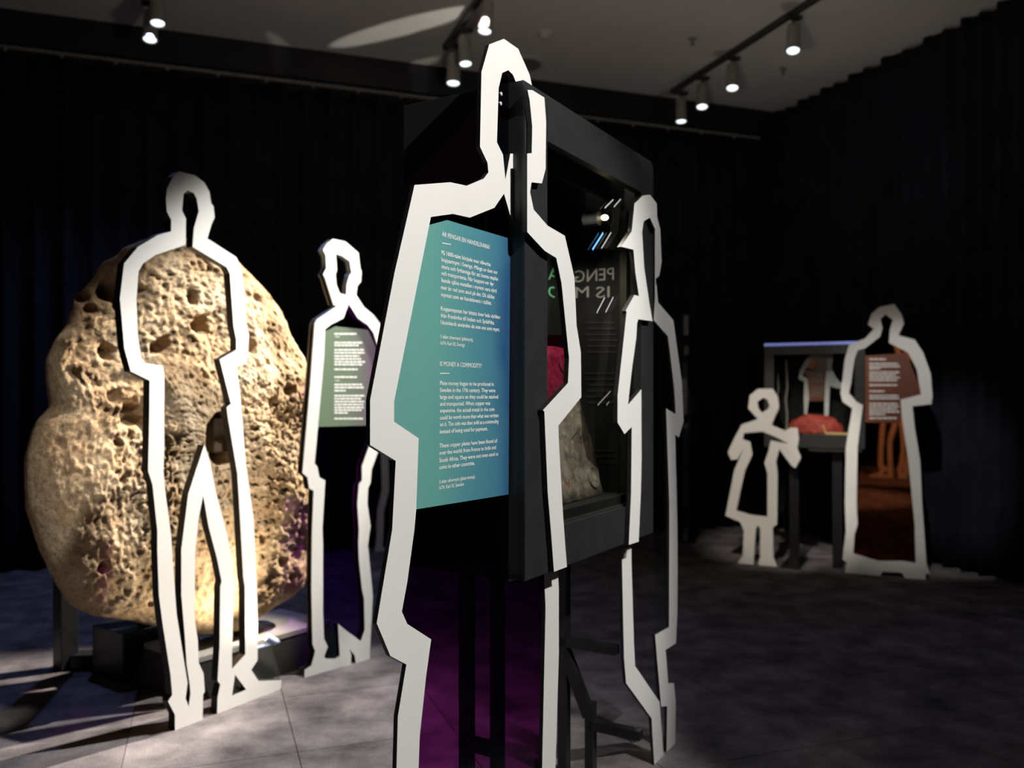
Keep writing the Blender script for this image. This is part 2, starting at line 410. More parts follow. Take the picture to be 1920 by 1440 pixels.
curtain('curtain', 'long midnight blue pleated curtain behind the pitted stone along the back wall', X0+0.1, -3.02, 'x', 3.22, 0.17, 0.05, 1, 0.06)
curtain('curtain', 'midnight blue pleated curtain behind the glass cases, right half of the back wall', -3.0, -0.12, 'x', 3.22, 0.15, 0.05, 2, 0.05)
curtain('curtain', 'midnight blue pleated curtain hung from ceiling to floor on the right wall', Y0+0.1, -0.02, 'y', H-0.012, 0.15, 0.05, 3, 0.02)
# curtain rail with gliders behind the fascia
rail = empty('curtain_rail', tuple(RM @ Vector((-4.0, -0.02, 3.235))), room)
tag(rail, 'thin pale curtain rail with gliders above the back curtain', 'curtain rail')
bm = bmesh.new(); add_box(bm, (-4.3, -0.012, 0.0), (3.9, 0.012, 0.016)); obj('rail', bm, M['lamp_body'], rail)
gl = None
for k in range(26):
    if gl is None:
        bm = bmesh.new(); lathe(bm, [(0.005, -0.018), (0.011, -0.012), (0.011, 0.0), (0.006, 0.001)], 8)
        gl = bpy.data.meshes.new('glider'); bm.to_mesh(gl); bm.free(); gl.materials.append(M['lamp_body'])
    o = bpy.data.objects.new('glider', gl); C.objects.link(o); o.parent = rail; o.location = (-4.1+k*0.31, 0, 0)

# ---------------------------------------------------------------- cutout figures and display cases
PN = Plane(0.028, 1.80, 0.5075, 0.8616)       # face of the near display case
PA = Plane(-1.105, 2.787, 0.52, 0.854)        # left figure
PB = Plane(-0.815, 3.30, 0.680, 0.733)        # second figure
PR = Plane(1.476, 5.57, 0.893, -0.45)         # face of the far display case
PD = Plane(-0.95, 5.95, 1.0, 0.08)            # figure half hidden at the back
SH = 0.03                                      # the coloured sheets stand this far behind the case faces

def mid(a, b): return [((p[0]+q[0])/2, (p[1]+q[1])/2) for p, q in zip(a, b)]

# ---- near figure ------------------------------------------------------------
nf = PN.root('cutout_figure')
tag(nf, 'largest white outline figure, nearest the camera, with a teal text panel', 'cutout figure', 'life-size outline figures')
left = [(945,72.7),(917.3,83.3),(902.7,135),(900,275),(914,305),(915.7,323.3),(906.7,335),(875,348.3),(844.3,341.7),(777.3,346.7),(769.8,380),
 (739.8,511),(694,750),(694,834.4),(742,864),(735.4,993),(706.4,1168.5),(732,1230),(762,1246),(746,1343),(743.5,1440),(741,1560),(738,1720),(722,1780),(690,1800),(690,1850),
 (800,1850),(792,1720),(787,1560),
 (784.8,1440),(787,1381),(799,1267.5),(808.5,1198.8),(763.8,1170),(753.5,1147),(764,1089),(777,993),(780.6,952.5),(785,821.8),(739,790.6),(739,753),
 (808,406.8),(849,401),(881,408),(927,389.5),(945,363.3),(965.5,434),(965.5,288),(956.7,288),(947.7,336.7),(943,290),(931.7,266.7),(935,165),(941.7,136.7),(953,131.7),(961.7,140),(973,167.5),
 (998,163),(993,140),(971.7,91.7)]
Lp = PN.pts(left, SH)
# put the sole on the floor
Lp = [(a, max(b, 0.0)) for a, b in Lp]
plate('outline_board', Lp, [], SH, 0.009, (M['white'], M['black_edge']), nf)
right = [(989,168.5),(998,169),(1020.7,183),(1024,227),(1023,317),(1016,344),(996.7,341.7),(994,360),(1000.7,393),(1026.7,423),(1059,442),(1077,520),(1081,610),(1089,660),(1090,744.6),
 (1047,798),(1048,830),(1056,970),(1063,1063),(1038.7,1072),(1034,1008),(1027,923),(1020.7,771.7),(1018,769),(1065,718),(1067,671.7),(1053,531.7),(1043,483.5),(1021,470),(988.5,435),
 (988.5,345),(988.5,288),(997,287),(998,237),(993,187)]
plate('outline_board', PN.pts(right, -0.014), [], -0.014, 0.012, (M['white'], M['black_edge']), nf)
leg = [(1045.7,1066),(1047.8,1102),(1047.8,1226),(1041.6,1440),(1040,1600),(1065,1640),(1085,1652),(1085,1700),(1000,1700),(1012,1600),(1016.5,1440),(1023,1140),(1020,1074)]
Lg = [(a, max(b, 0.0)) for a, b in PN.pts(leg, SH)]
plate('outline_board', Lg, [], SH, 0.009, (M['white'], M['black_edge']), nf)
# see-through sheet behind the outline: beside the case and below it
up = [(940,110),(925,150),(917,275),(930,312),(925,350),(880,378),(845,372),(792,376),(755,515),(716,752),(716,810),(764,842),(758,993),(742,1077),(730,1160),(748,1205),(785,1225),(772,1343),(764,1440)]
P_up = PN.pts(up, SH+0.009)
zt_s = PN.loc(957.5, 140, SH)[1]; legx = PN.loc(1034, 1090, SH)[0]
P_up = [(min(a, -0.003), b) for a, b in P_up]+[(P_up[-1][0], 0.004), (legx-0.01, 0.004), (legx, 0.698), (-0.003, 0.698), (-0.003, zt_s)]
plate('acrylic_sheet', P_up, [], SH+0.0092, 0.004, M['pane'], nf)
tp = [(797,424),(839,412.7),(957,447.7),(953.5,927),(768,957),(774,832),(722,800),(722,752)]
plate('text_panel', PN.pts(tp, SH+0.007), [], SH+0.007, 0.0016, M['teal'], nf)
# lettering
B_ = [("ÄR PENGAR EN HANDELSVARA?",829,442.7,918.3,1), ("På 1600-talet började man tillverka",828,477,919.7,0), ("kopparmynt i Sverige. Många av dem var",828,490,933,0),
 ("stora och fyrkantiga för att kunna staplas",828,503,934,0), ("och transporteras. När kopparn var dyr",828,515.6,925.9,0), ("kunde själva metallen i myntet vara värd",828,528.7,930.8,0),
 ("mer än vad som stod på det. Då såldes",827,542,927,0), ("myntet som en handelsvara i stället.",827,555.6,921.5,0), ("Kopparmynten har hittats över hela världen:",826.7,581.8,938,0),
 ("från Frankrike till Indien och Sydafrika.",826.7,595,927,0), ("Utomlands användes de inte ens som mynt.",826.4,608,937,0), ("5 daler silvermynt (plåtmynt),",825.8,634,887,2), ("1674, Karl XI, Sverige",825.8,646,871.6,2),
 ("IS MONEY A COMMODITY?",825,686,903,1), ("Plate money began to be produced in",825,722,925.6,0), ("Sweden in the 17th century. They were",825,735,928.5,0), ("large and square so they could be stacked",825,748,934,0),
 ("and transported. When copper was",825,761,919,0), ("expensive, the actual metal in the coin",825,773.7,927,0), ("could be worth more than what was written",825,786.9,934.6,0), ("on it. The coin was then sold as a commodity",825,799.4,935,0),
 ("instead of being used for payment.",824.7,813,914,0), ("These copper plates have been found all",824,839.6,932,0), ("over the world: from France to India and",824,853,930,0), ("South Africa. They were not even used as",823.8,867,934,0),
 ("coins in other countries.",823.8,880,890,0), ("5 daler silvermynt (plate money),",823.8,906.7,891,2), ("1674, Karl XI, Sweden",823.5,918,869.6,2)]
yt = SH+0.0066
for t_, x, y, xr, k in B_:
    a, z = PN.loc(x, y, yt); b, _ = PN.loc(xr, y, yt)
    text_lines('text_line', [(t_, a, b, z, (0.0080, 0.0088, 0.0068)[k], False)], yt, M['ink'], nf, (0.016, 0.008, 0.012)[k])
for a, b in (((828.7,455.5),(845.7,458.5)), ((825,700),(842.7,700))):
    V = []; Fc = []; strip_quad(V, Fc, PN.loc(*a, yt), PN.loc(*b, yt), 0.0017, yt)
    me = bpy.data.meshes.new('heading_rule'); me.from_pydata(V, [], Fc); obj('heading_rule', me, M['ink'], nf)
# magenta sheet showing inside the right half of the outline, over the case window
mg = [(1027,628),(1059,628),(1063,672),(1061,716),(1027,752)]
plate('acrylic_sheet', PN.pts(mg, -0.001), [], -0.0015, 0.0014, M['pane_magenta'], nf)
# screws in the sheet
for x, y in ((945, 175), (944, 193)):
    a, z = PN.loc(x, y, SH)
    bm = bmesh.new(); lathe(bm, [(0.004, 0), (0.004, 0.003), (0.002, 0.004)], 10, Matrix.Translation((a, SH+0.009, z)) @ Matrix.Rotation(math.pi/2, 4, 'X')); obj('screw', bm, M['ink_grey'], nf)

# ---- near display case --------------------------------------------------------
CW, CDp, CB, CT = 0.743, 0.324, 0.705, 1.755
case = PN.root('display_case')
tag(case, 'tall black glass-fronted display case on steel legs holding the copper plate', 'display case')
FR = 0.10
box('side_panel', (0, 0.004, CB), (0.018, CDp, CT), M['case'], case, 0.002)
box('side_panel', (CW-0.018, 0.004, CB), (CW, CDp, CT), M['case_in'], case, 0.002)
box('back_panel', (0.018, CDp-0.012, CB), (CW-0.018, CDp, CT), M['case_in'], case, 0.0)
box('top_panel', (0.0, 0.004, CT-0.004), (CW, CDp, CT+0.012), M['case'], case, 0.002)
box('floor_panel', (0.018, 0.012, CB+0.070), (CW-0.018, CDp-0.012, CB+0.085), M['case_in'], case, 0.0)
box('bottom_panel', (0.0, 0.004, CB), (CW, CDp, CB+0.012), M['case'], case, 0.0)
box('frame_stile', (0.0, 0.0, CB), (FR, 0.022, CT), M['case'], case, 0.0015)
box('frame_stile', (CW-0.089, 0.0, CB), (CW, 0.022, CT), M['case'], case, 0.0015)
box('frame_rail', (FR, 0.0, CT-0.093), (CW-0.089, 0.022, CT), M['case'], case, 0.0)
box('frame_rail', (FR, 0.0, CB), (CW-0.089, 0.022, CB+0.096), M['case'], case, 0.0)
box('window_lip', (FR, 0.010, CB+0.096), (CW-0.089, 0.020, CB+0.101), M['rail'], case, 0.0)
pan = box('glass_pane', (FR, 0.012, CB+0.09), (CW-0.089, 0.018, CT-0.09), M['glass'], case, 0.0)
for y_ in (0.08, 0.20):   # inner ceiling slats
    box('inner_baffle', (FR, y_, CT-0.115), (CW-0.03, y_+0.01, CT-0.01), M['case_in'], case, 0.0)
# slotted shelf rail at the back of the window
rl = box('shelf_rail', (0.692, 0.062, CB+0.09), (0.712, 0.082, CT-0.13), M['rail'], case, 0.001)
for z_ in (0.86, 1.0, 1.14, 1.28):
    box('slot', (0.697, 0.061, z_), (0.707, 0.063, z_+0.022), M['case_in'], rl, 0.0)
# double slash marks on the glass
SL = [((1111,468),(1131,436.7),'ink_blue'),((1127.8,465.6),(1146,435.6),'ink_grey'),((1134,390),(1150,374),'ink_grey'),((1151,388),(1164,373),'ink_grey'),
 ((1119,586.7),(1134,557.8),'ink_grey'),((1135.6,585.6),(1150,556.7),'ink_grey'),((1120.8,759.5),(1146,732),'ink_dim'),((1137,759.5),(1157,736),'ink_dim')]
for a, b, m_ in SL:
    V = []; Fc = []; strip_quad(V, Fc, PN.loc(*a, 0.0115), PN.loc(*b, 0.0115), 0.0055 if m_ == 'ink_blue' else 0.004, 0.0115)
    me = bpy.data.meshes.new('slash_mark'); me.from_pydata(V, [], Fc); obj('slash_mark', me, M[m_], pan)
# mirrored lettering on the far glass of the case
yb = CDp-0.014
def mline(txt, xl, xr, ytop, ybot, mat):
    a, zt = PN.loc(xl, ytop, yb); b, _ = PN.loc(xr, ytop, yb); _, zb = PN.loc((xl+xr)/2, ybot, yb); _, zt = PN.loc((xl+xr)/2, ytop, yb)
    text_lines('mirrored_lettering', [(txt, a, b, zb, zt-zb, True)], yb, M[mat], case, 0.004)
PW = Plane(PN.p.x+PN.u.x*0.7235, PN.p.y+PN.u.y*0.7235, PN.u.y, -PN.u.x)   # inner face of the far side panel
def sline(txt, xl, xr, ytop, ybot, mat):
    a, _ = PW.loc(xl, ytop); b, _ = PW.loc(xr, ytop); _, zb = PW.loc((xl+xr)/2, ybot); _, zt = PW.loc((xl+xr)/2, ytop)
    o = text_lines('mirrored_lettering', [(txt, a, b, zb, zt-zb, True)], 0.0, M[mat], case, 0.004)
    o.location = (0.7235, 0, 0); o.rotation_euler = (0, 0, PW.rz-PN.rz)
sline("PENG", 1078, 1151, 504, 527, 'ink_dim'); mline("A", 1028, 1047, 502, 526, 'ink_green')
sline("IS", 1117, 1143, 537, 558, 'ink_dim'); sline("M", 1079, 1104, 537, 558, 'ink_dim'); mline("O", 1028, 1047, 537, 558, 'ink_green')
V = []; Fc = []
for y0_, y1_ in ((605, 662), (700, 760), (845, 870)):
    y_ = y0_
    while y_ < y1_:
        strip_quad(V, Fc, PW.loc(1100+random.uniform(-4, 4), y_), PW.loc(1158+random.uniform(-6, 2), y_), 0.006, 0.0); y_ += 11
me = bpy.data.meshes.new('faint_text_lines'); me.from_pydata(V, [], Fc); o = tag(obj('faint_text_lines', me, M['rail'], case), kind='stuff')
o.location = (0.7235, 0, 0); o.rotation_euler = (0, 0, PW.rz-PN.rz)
# reflected lamp in the window, built as a little lamp with added light
s_, z_ = PN.loc(1134, 408, 0.07)
lm = empty('case_lamp'); lm.parent = case; lm.location = (s_, 0.07, z_)
bm = bmesh.new(); lathe(bm, [(0.008, 0.012), (0.020, 0.016), (0.020, 0.06), (0.012, 0.066)], 20, Matrix.Rotation(-math.pi/2, 4, 'X')); obj('lamp_housing', bm, M['case'], lm)
bm = bmesh.new(); bmesh.ops.create_uvsphere(bm, u_segments=14, v_segments=8, radius=0.010)
for v in bm.verts: v.co.z *= 0.75
obj('lamp_lens', bm, M['lens_warm'], lm)
bm = bmesh.new()
for k in range(28):
    a0 = 2*math.pi*k/28; a1 = 2*math.pi*(k+1)/28
    bar(bm, (0.036+0.024*math.cos(a0), 0.0, 0.006+0.021*math.sin(a0)), (0.036+0.024*math.cos(a1), 0.0, 0.006+0.021*math.sin(a1)), 0.0015, 0.0015)
obj('lamp_ring', bm, M['rail'], lm)
pl = bpy.data.lights.new('case_lamp_light', 'SPOT'); pl.energy = 11; pl.color = (1, 0.92, 0.76); pl.spot_size = 2.5; pl.spot_blend = 0.6; pl.shadow_soft_size = 0.01
po = bpy.data.objects.new('case_lamp_light', pl); C.objects.link(po); po.parent = lm; po.location = (-0.10, -0.030, 0.03)
po.rotation_euler = (Vector((-0.06, 0.20, -0.50))).to_track_quat('-Z', 'Y').to_euler()
# steel stand under the case
for u_ in (0.10, 0.60):
    bm = bmesh.new(); add_box(bm, (u_-0.014, 0.20, 0.0), (u_+0.014, 0.228, CB)); obj('stand_post', bm, M['steel'], case)
    bm = bmesh.new(); add_box(bm, (u_-0.014, 0.118, 0.0), (u_+0.014, 0.142, 0.24 if u_ > 0.3 else CB)); obj('stand_leg', bm, M['steel'], case)
    bm = bmesh.new(); add_box(bm, (u_-0.02, 0.06, 0.0), (u_+0.02, 0.28, 0.02)); obj('stand_foot', bm, M['steel'], case)
    if u_ > 0.3:
        bm = bmesh.new(); bar(bm, (u_, 0.135, 0.20), (u_, 0.228, 0.41), 0.026, 0.03); obj('stand_brace', bm, M['steel'], case)
        bm = bmesh.new(); add_box(bm, (u_-0.014, 0.05, 0.385), (u_+0.014, 0.23, 0.41)); obj('stand_crossbar', bm, M['steel'], case)
        bm = bmesh.new(); add_box(bm, (u_-0.014, -0.02, 0.165), (u_+0.014, 0.13, 0.19)); obj('stand_crossbar', bm, M['steel'], case)
    else:
        bm = bmesh.new(); add_box(bm, (u_-0.012, 0.142, 0.27), (u_+0.012, 0.20, 0.30)); obj('stand_crossbar', bm, M['steel'], case)

# ---- copper plate inside the case ----------------------------------------------
cp = PN.root('copper_plate')
tag(cp, 'square weathered copper plate coin leaning back inside the near display case', 'copper plate')
bm = bmesh.new()
lean = math.atan2(0.114, 0.396); nx = 14; nz = 14; W_, Hh = 0.40, 0.412
PM = Matrix.Translation((0.14, 0.062, 0.832)) @ Matrix.Rotation(-lean, 4, 'X')
def wob(x, z): return 0.006*noise.noise((x*9, z*9, 3))
gr = {}
for s in (0, 1):
    for i in range(nx+1):
        for j in range(nz+1):
            x = W_*i/nx; z = Hh*j/nz
            ex = 0.006*noise.noise((i*0.7, j*0.7, s)) if i in (0, nx) or j in (0, nz) else 0
            gr[s, i, j] = bm.verts.new(PM @ Vector((x+ex, wob(x, z)+(0.007 if s else 0), max(z+ex, 0))))
for s in (0, 1):
    for i in range(nx):
        for j in range(nz): bm.faces.new((gr[s, i, j], gr[s, i+1, j], gr[s, i+1, j+1], gr[s, i, j+1]))
for i in range(nx):
    for j in (0, nz): bm.faces.new((gr[0, i, j], gr[0, i+1, j], gr[1, i+1, j], gr[1, i, j]))
for j in range(nz):
    for i in (0, nx): bm.faces.new((gr[0, i, j], gr[0, i, j+1], gr[1, i, j+1], gr[1, i, j]))
obj('plate_body', bm, M['copper'], cp, True)
for x, z in ((0.045, 0.05), (W_-0.045, 0.05), (0.045, Hh-0.05), (W_-0.045, Hh-0.05), (W_/2, Hh/2)):
    bm = bmesh.new(); Q = PM @ Matrix.Translation((x, wob(x, z)-0.002, z)) @ Matrix.Rotation(math.pi/2, 4, 'X')
    lathe(bm, [(0.030, -0.002), (0.030, 0.002), (0.027, 0.0035), (0.024, 0.002), (0.014, 0.0015), (0.012, 0.003), (0.003, 0.0035)], 24, Q)
    obj('crown_stamp', bm, M['copper'], cp, False)
box('plate_rest', (0.10, 0.02, CB+0.0855), (0.60, 0.12, CB+0.125), M['case_in'], case, 0.002)

# ---- sailor figure at the far end of the near case ------------------------------
sf = PN.root('cutout_figure')
tag(sf, 'white outline figure with a beaked cap straddling the far edge of the near case', 'cutout figure', 'life-size outline figures')
A = [(1205,366.8),(1218.7,365),(1231.4,381.8),(1232,406),(1236,424),(1228.5,430.4),(1218.7,408),(1207,414.8),(1204,435),(1208,503),(1217.8,569.4),(1223.6,602.4),(1197,598.5),(1194.6,605.8),
 (1193,633),(1184.8,693),(1177.5,759),(1202.5,729.8),(1203,860),(1201.5,927),(1197.5,1015.6),(1179,1021.6),(1183.4,923),(1184.6,800),(1171,814),(1158,792),(1158,741.7),(1175,584.6),(1173,582.6),
 (1189.5,553),(1198,555),(1191.5,511),(1187.6,468),(1165,462.5),(1184.7,433),(1189.6,381.8)]
plate('outline_board', PN.pts(A, -0.014), [], -0.014, 0.012, (M['white'], M['black_edge']), sf)
Bq = [(1184,1024),(1184,1050),(1188.7,1211),(1191,1249),(1236.7,1316.4),(1243.7,1409.7),(1245,1440),(1246,1475),(1226,1475),(1226.9,1440),(1221.7,1347),(1174,1281),(1170,1232),(1165.7,1030)]
plate('outline_board', [(a, min(max(b, 0.0), CB-0.002)) for a, b in PN.pts(Bq, SH)], [], SH, 0.009, (M['white'], M['black_edge']), sf)
Cq = [(1228,406),(1232,407),(1237.8,429.4),(1240.5,491.6),(1236,517),(1229.8,522.7),(1229.8,534),(1231,534),(1234,567),(1262.5,600.5),(1278.5,718),(1281.7,790),(1273,820),(1266,815),(1267,860),(1270,983),
 (1270.6,1076),(1270,1150),(1267.5,1206),(1248,1218.6),(1253,1281),(1263.6,1280.6),(1267,1315),(1266,1428),(1266,1475),(1249.8,1475),(1249.8,1440),(1251,1324),(1239.7,1325),(1228.4,1190),(1254.4,1175.8),
 (1255,1000),(1255,943),(1249,765.8),(1267,776.7),(1264,726.7),(1252.5,630.8),(1226,600.6),(1226,594),(1228,560)]
Cl = [(max(a, CW+0.0015), max(b, 0.0)) for a, b in PN.pts(Cq, SH)]
Cl2 = []
for (x, y), (a, b) in zip(Cq, PN.pts(Cq, SH)):
    Cl2.append((max(a, CW+0.0015) if b > CB-0.01 else a, max(b, 0.0)))
plate('outline_board', Cl2, [], SH, 0.009, (M['white'], M['black_edge']), sf)
Sp = [(1229,420),(1234,430),(1235,500),(1229,512),(1229,560),(1257,606),(1271,720),(1273,800),(1262,900),(1263,1160),(1240,1200),(1247,1320),(1229,1308)]
plate('acrylic_sheet', [(max(a, CW+0.002) if b > CB-0.01 else a, b) for a, b in PN.pts(Sp, SH+0.0095)], [], SH+0.0095, 0.004, M['pane_clear'], sf)
bm = bmesh.new(); add_box(bm, (CW+0.001, 0.006, 1.18), (CW+0.007, 0.028, 1.47)); obj('edge_bracket', bm, M['steel'], sf)

# ---- left figure -----------------------------------------------------------------
f1 = PA.root('cutout_figure')
tag(f1, 'white outline figure with walking feet standing right in front of the pitted stone', 'cutout figure', 'life-size outline figures')
o1 = [(336.4,321.6),(365.6,328.6),(383,342),(392.8,359.7),(396,381),(400.5,387),(402.5,408),(396.7,420),(388.9,447),(443,482),(452,501.7),(459,552),(461,606.7),(466.7,626),(464.7,669),(461,680.6),(443,688),(449,727),(454,780),(460.7,866),
 (475.8,973.7),(481,1081),(483,1166),(483,1238),(471,1256),(485,1276.7),(528,1275),(526.7,1297),(407,1340),(408,1306.7),(413,1283),(408,1276.7),(411.7,1213),(413,1100),(415.5,1090),(406.9,1047),(391,986.7),(381,928.5),
 (372,974),(366,1038),(365,1159),(371,1202),(372.7,1243),(381.7,1263),(384,1296.7),(380.7,1303),(380,1348),(328,1369),(328,1340),(315,1315),(323,1303),(320,1266.7),(305,1170),(298,1116.7),(295,1033),(295,995),(286,909),(277.7,883),(280,780),
 (280.8,713.6),(245,696),(233,653),(224.8,560),(232.6,494),(258.6,462.8),(295.6,441),(320.8,433.6),(320.8,412),(313,396.7),(311,373),(313,354),(324.7,330.6)]
h1 = [(352,357),(344,363.6),(341.4,394.7),(348.8,410),(348,459),(291.7,478),(268,494),(259.8,509.4),(255.9,560),(258.6,630),(264.5,669),(272,680.6),(305,686),(308,700),(308,840),(306.6,883),(310,922),(320.8,1004),(331,1150),(346.7,1250),(351.7,1280),(348,1310),(354,1325),
 (357,1300),(356,1285),(350,1246),(346.6,1193),(340,1116),(340,1030),(353,926),(383,834),(394,866),(404.7,922),(424,995),(434.9,1047),(438,1107),(435,1232),(435,1254),(460,1227),(459,1100),(456,1081),(449,952),(445,887.6),(427,780),
 (425,764),(433,757),(412,674),(443,656),(443,636),(438,612),(431,513),(425,501),(361,463),(363.5,427.8),(372.5,396.7),(369,373),(363,361.7)]
t1 = [(440.7,1265),(461.7,1293),(435,1304)]
def onfloor(L): return [(a, max(b, 0.0)) for a, b in L]
O1 = PA.pts(o1)
O1 = [(a, 0.0 if b < 0.03 else b) for a, b in O1]
plate('outline_board', O1, [PA.pts(h1), PA.pts(t1)], 0.0, 0.010, (M['white'], M['black_edge']), f1)
plate('backing_board', O1, [PA.pts(h1), PA.pts(t1)], 0.0105, 0.022, (M['black_edge'], M['black_edge']), f1)

# ---- second figure ----------------------------------------------------------------
f2 = PB.root('cutout_figure')
tag(f2, 'white outline figure with a green and purple text panel beside the pitted stone', 'cutout figure', 'life-size outline figures')
o2 = [(624.4,448),(648,453),(672,474),(675.4,502),(678,509),(677,528),(670,536),(668,553),(682.7,576),(700,590),(713,607),(727,640),(735,700),(738,780),(720,830),(709,847),(697,880),(695,905),(690,916),(689,945),(695,986.7),(692,1005),(690,1023),(699,1116.7),(693,1225),
 (693,1231),(667,1241.7),(665,1229),(655.6,1216.7),(658.8,1229),(658,1245),(577.5,1273),(571,1273),(571,1256),(583.8,1248),(591,1221),(586,1208),(583.8,1104),(585,1000),(588,920),(579.6,916),(576.5,895),(567,886.7),(581.7,720),(590,607),(594,598.8),(619,582),(631.7,573.8),
 (625.4,571.7),(609.8,521.7),(606,514),(611.9,503),(610.8,479),(605.6,468.5),(613,457)]
h2a = [(629.6,475.8),(631.7,507),(629,514),(630.6,533),(636.9,549.8),(649,553),(650,534),(654.6,517.5),(659,511),(655.6,490),(642,480)]
h2b = [(654,569.6),(644,596.7),(620,609),(609.8,617.5),(607.7,669.6),(602.5,730),(590,869),(595,875),(599,895),(609.8,901),(604.6,991),(605.6,1021),(605.6,1146),(607.7,1198),(614.6,1212.5),(607.7,1231),(610.8,1235),(627.5,1235),(637,1230),(633.8,1169.8),(652.5,1185),(676.5,1202),(683.8,1181),
 (682.7,1123),(678.5,1104),(673,1050),(672,1021),(673,993),(670,945),(673,907.5),(678.5,901),(678.5,874),(692,836.7),(712,790),(719,720),(714,660),(706.7,644.6),(700,623.8),(689,609),(671,596.7)]
O2 = [(a, 0.0 if b < 0.03 else b) for a, b in PB.pts(o2)]
plate('outline_board', O2, [PB.pts(h2a), PB.pts(h2b)], 0.0, 0.010, (M['white'], M['black_edge']), f2)
plate('backing_board', O2, [PB.pts(h2a), PB.pts(h2b)], 0.026, 0.010, (M['black_edge'], M['black_edge']), f2)
sh2 = [(654,560),(640,592),(600,610),(594,730),(582,868),(592,900),(596,920),(595,1180),(598,1210),(605,1243),(645,1238),(640,1190),(680,1215),(690,1120),(682,1030),(682,940),(690,880),(716,820),(729,760),(722,660),(705,610),(680,590)]
plate('acrylic_sheet', PB.pts(sh2, 0.0103), [], 0.0103, 0.004, M['pane_f2'], f2)
tp2 = [(601,625),(629.6,612),(690,618.5),(702,645),(718,665),(724,720),(718,797),(589,800.5),(596,730),(600,670)]
plate('text_panel', PB.pts(tp2, 0.006), [], 0.0062, 0.002, M['greenpurple'], f2)
def bar_text(P, rows, y, parent, mat, hgt, name='lettering'):
    """rows of unreadably small print: one short stroke for each word"""
    V = []; Fc = []; rnd = random.Random(5)
    for x0, x1, yy in rows:
        x = x0
        while x < x1-2:
            wd = min(rnd.uniform(3.5, 10), x1-x)
            a = P.loc(x, yy, y); b = P.loc(x+wd, yy, y); strip_quad(V, Fc, a, b, hgt, y); x += wd+1.1
    me = bpy.data.meshes.new(name); me.from_pydata(V, [], Fc); return tag(obj(name, me, mat, parent), kind='stuff')
r2 = [(627,668,626),(627,680,642.5),(627,674,647.5)]
r2 += [(627,x,y) for x, y in zip((682,683,674,678,684,679), (656,661.5,667.5,673,678.5,683.5))]+[(627,671,692.5),(627,669,707)]
r2 += [(627,x,y) for x, y in zip((679,683,648), (721,726.5,732.5))]+[(627,x,y) for x, y in zip((683,677,683,681,682,678,652), (742,747.5,753,758.5,764,769,774))]+[(627,683,785)]
bar_text(PB, r2, 0.0058, f2, M['ink'], 0.0058)
for yy in (631.5, 713.5):
    V = []; Fc = []; strip_quad(V, Fc, PB.loc(628, yy, 0.0058), PB.loc(637, yy, 0.0058), 0.0022, 0.0058)
    me = bpy.data.meshes.new('heading_rule'); me.from_pydata(V, [], Fc); obj('heading_rule', me, M['ink'], f2)

# ---- half hidden figure at the back -------------------------------------------------
f4 = PD.root('cutout_figure')
tag(f4, 'pale outline leg at the back, seen between the second figure and the nearest figure', 'cutout figure', 'life-size outline figures')
o4 = [(790,566),(808,574),(815,595),(806,618),(840,632),(858,680),(866,790),(850,800),(846,860),(850,1000),(856,1036),(826,1036),(826,1000),(800,880),(790,850),(782,880),(760,960),(752,1000),(752,1036),(702.5,1036),(706.7,1000),(705.6,991),(707.7,955),(716,918),(714,849),(728,810),(738,780),(748,690),(756,640),(780,620),(771,590)]
h4 = [(790,580),(783,592),(792,628),(766,648),(760,700),(752,785),(736,815),(728.5,857.5),(729.6,920),(720,959.6),(718,1020),(717,1027),(741,1027),(742,985),(750,945),(775,850),(785,835),(800,840),(812,870),(836,985),(836,860),(838,790),(852,775),(845,690),(830,645),(798,630),(802,600)]
plate('outline_board', [(a, 0.0 if b < 0.03 else b) for a, b in PD.pts(o4)], [PD.pts(h4)], 0, 0.012, (M['white'], M['black_edge']), f4)

# ---- figure seen edge-on beyond the near case ----------------------------------------
pe = Plane(1.305, 6.33, 0.262, 0.965)
fe = pe.root('cutout_figure')
tag(fe, 'dark figure turned almost edge-on beyond the sailor, only its rim glinting', 'cutout figure', 'life-size outline figures')
oe = [(0.10,1.70),(0.17,1.71),(0.24,1.66),(0.26,1.56),(0.22,1.47),(0.24,1.40),(0.40,1.34),(0.46,1.20),(0.50,0.95),(0.47,0.88),(0.42,0.87),(0.40,1.0),(0.39,0.6),(0.40,0.1),(0.46,0.04),(0.46,0.0),(0.30,0.0),(0.28,0.4),(0.22,0.72),(0.17,0.4),(0.16,0.06),(0.20,0.0),(0.0,0.0),(0.02,0.06),(0.06,0.1),(0.06,0.5),(0.02,0.85),(0.03,0.95),(-0.05,0.9),(-0.08,0.95),(-0.05,1.22),(0.0,1.34),(0.12,1.40),(0.13,1.47),(0.09,1.55)]
he = [(0.15,1.65),(0.13,1.56),(0.165,1.48),(0.17,1.40),(0.05,1.28),(0.02,1.15),(0.07,0.9),(0.10,0.6),(0.11,0.1),(0.13,0.6),(0.20,0.80),(0.25,0.80),(0.32,0.5),(0.345,0.1),(0.34,0.6),(0.36,1.0),(0.41,1.15),(0.36,1.28),(0.20,1.40),(0.20,1.48),(0.22,1.56),(0.21,1.63)]
plate('outline_board', oe, [he], 0, 0.035, (M['black_edge'], M['steel']), fe)
plate('foot_plate', [(-0.03,0),(0.5,0),(0.5,0.012),(-0.03,0.012)], [], -0.06, 0.15, (M['steel'], M['steel']), fe)

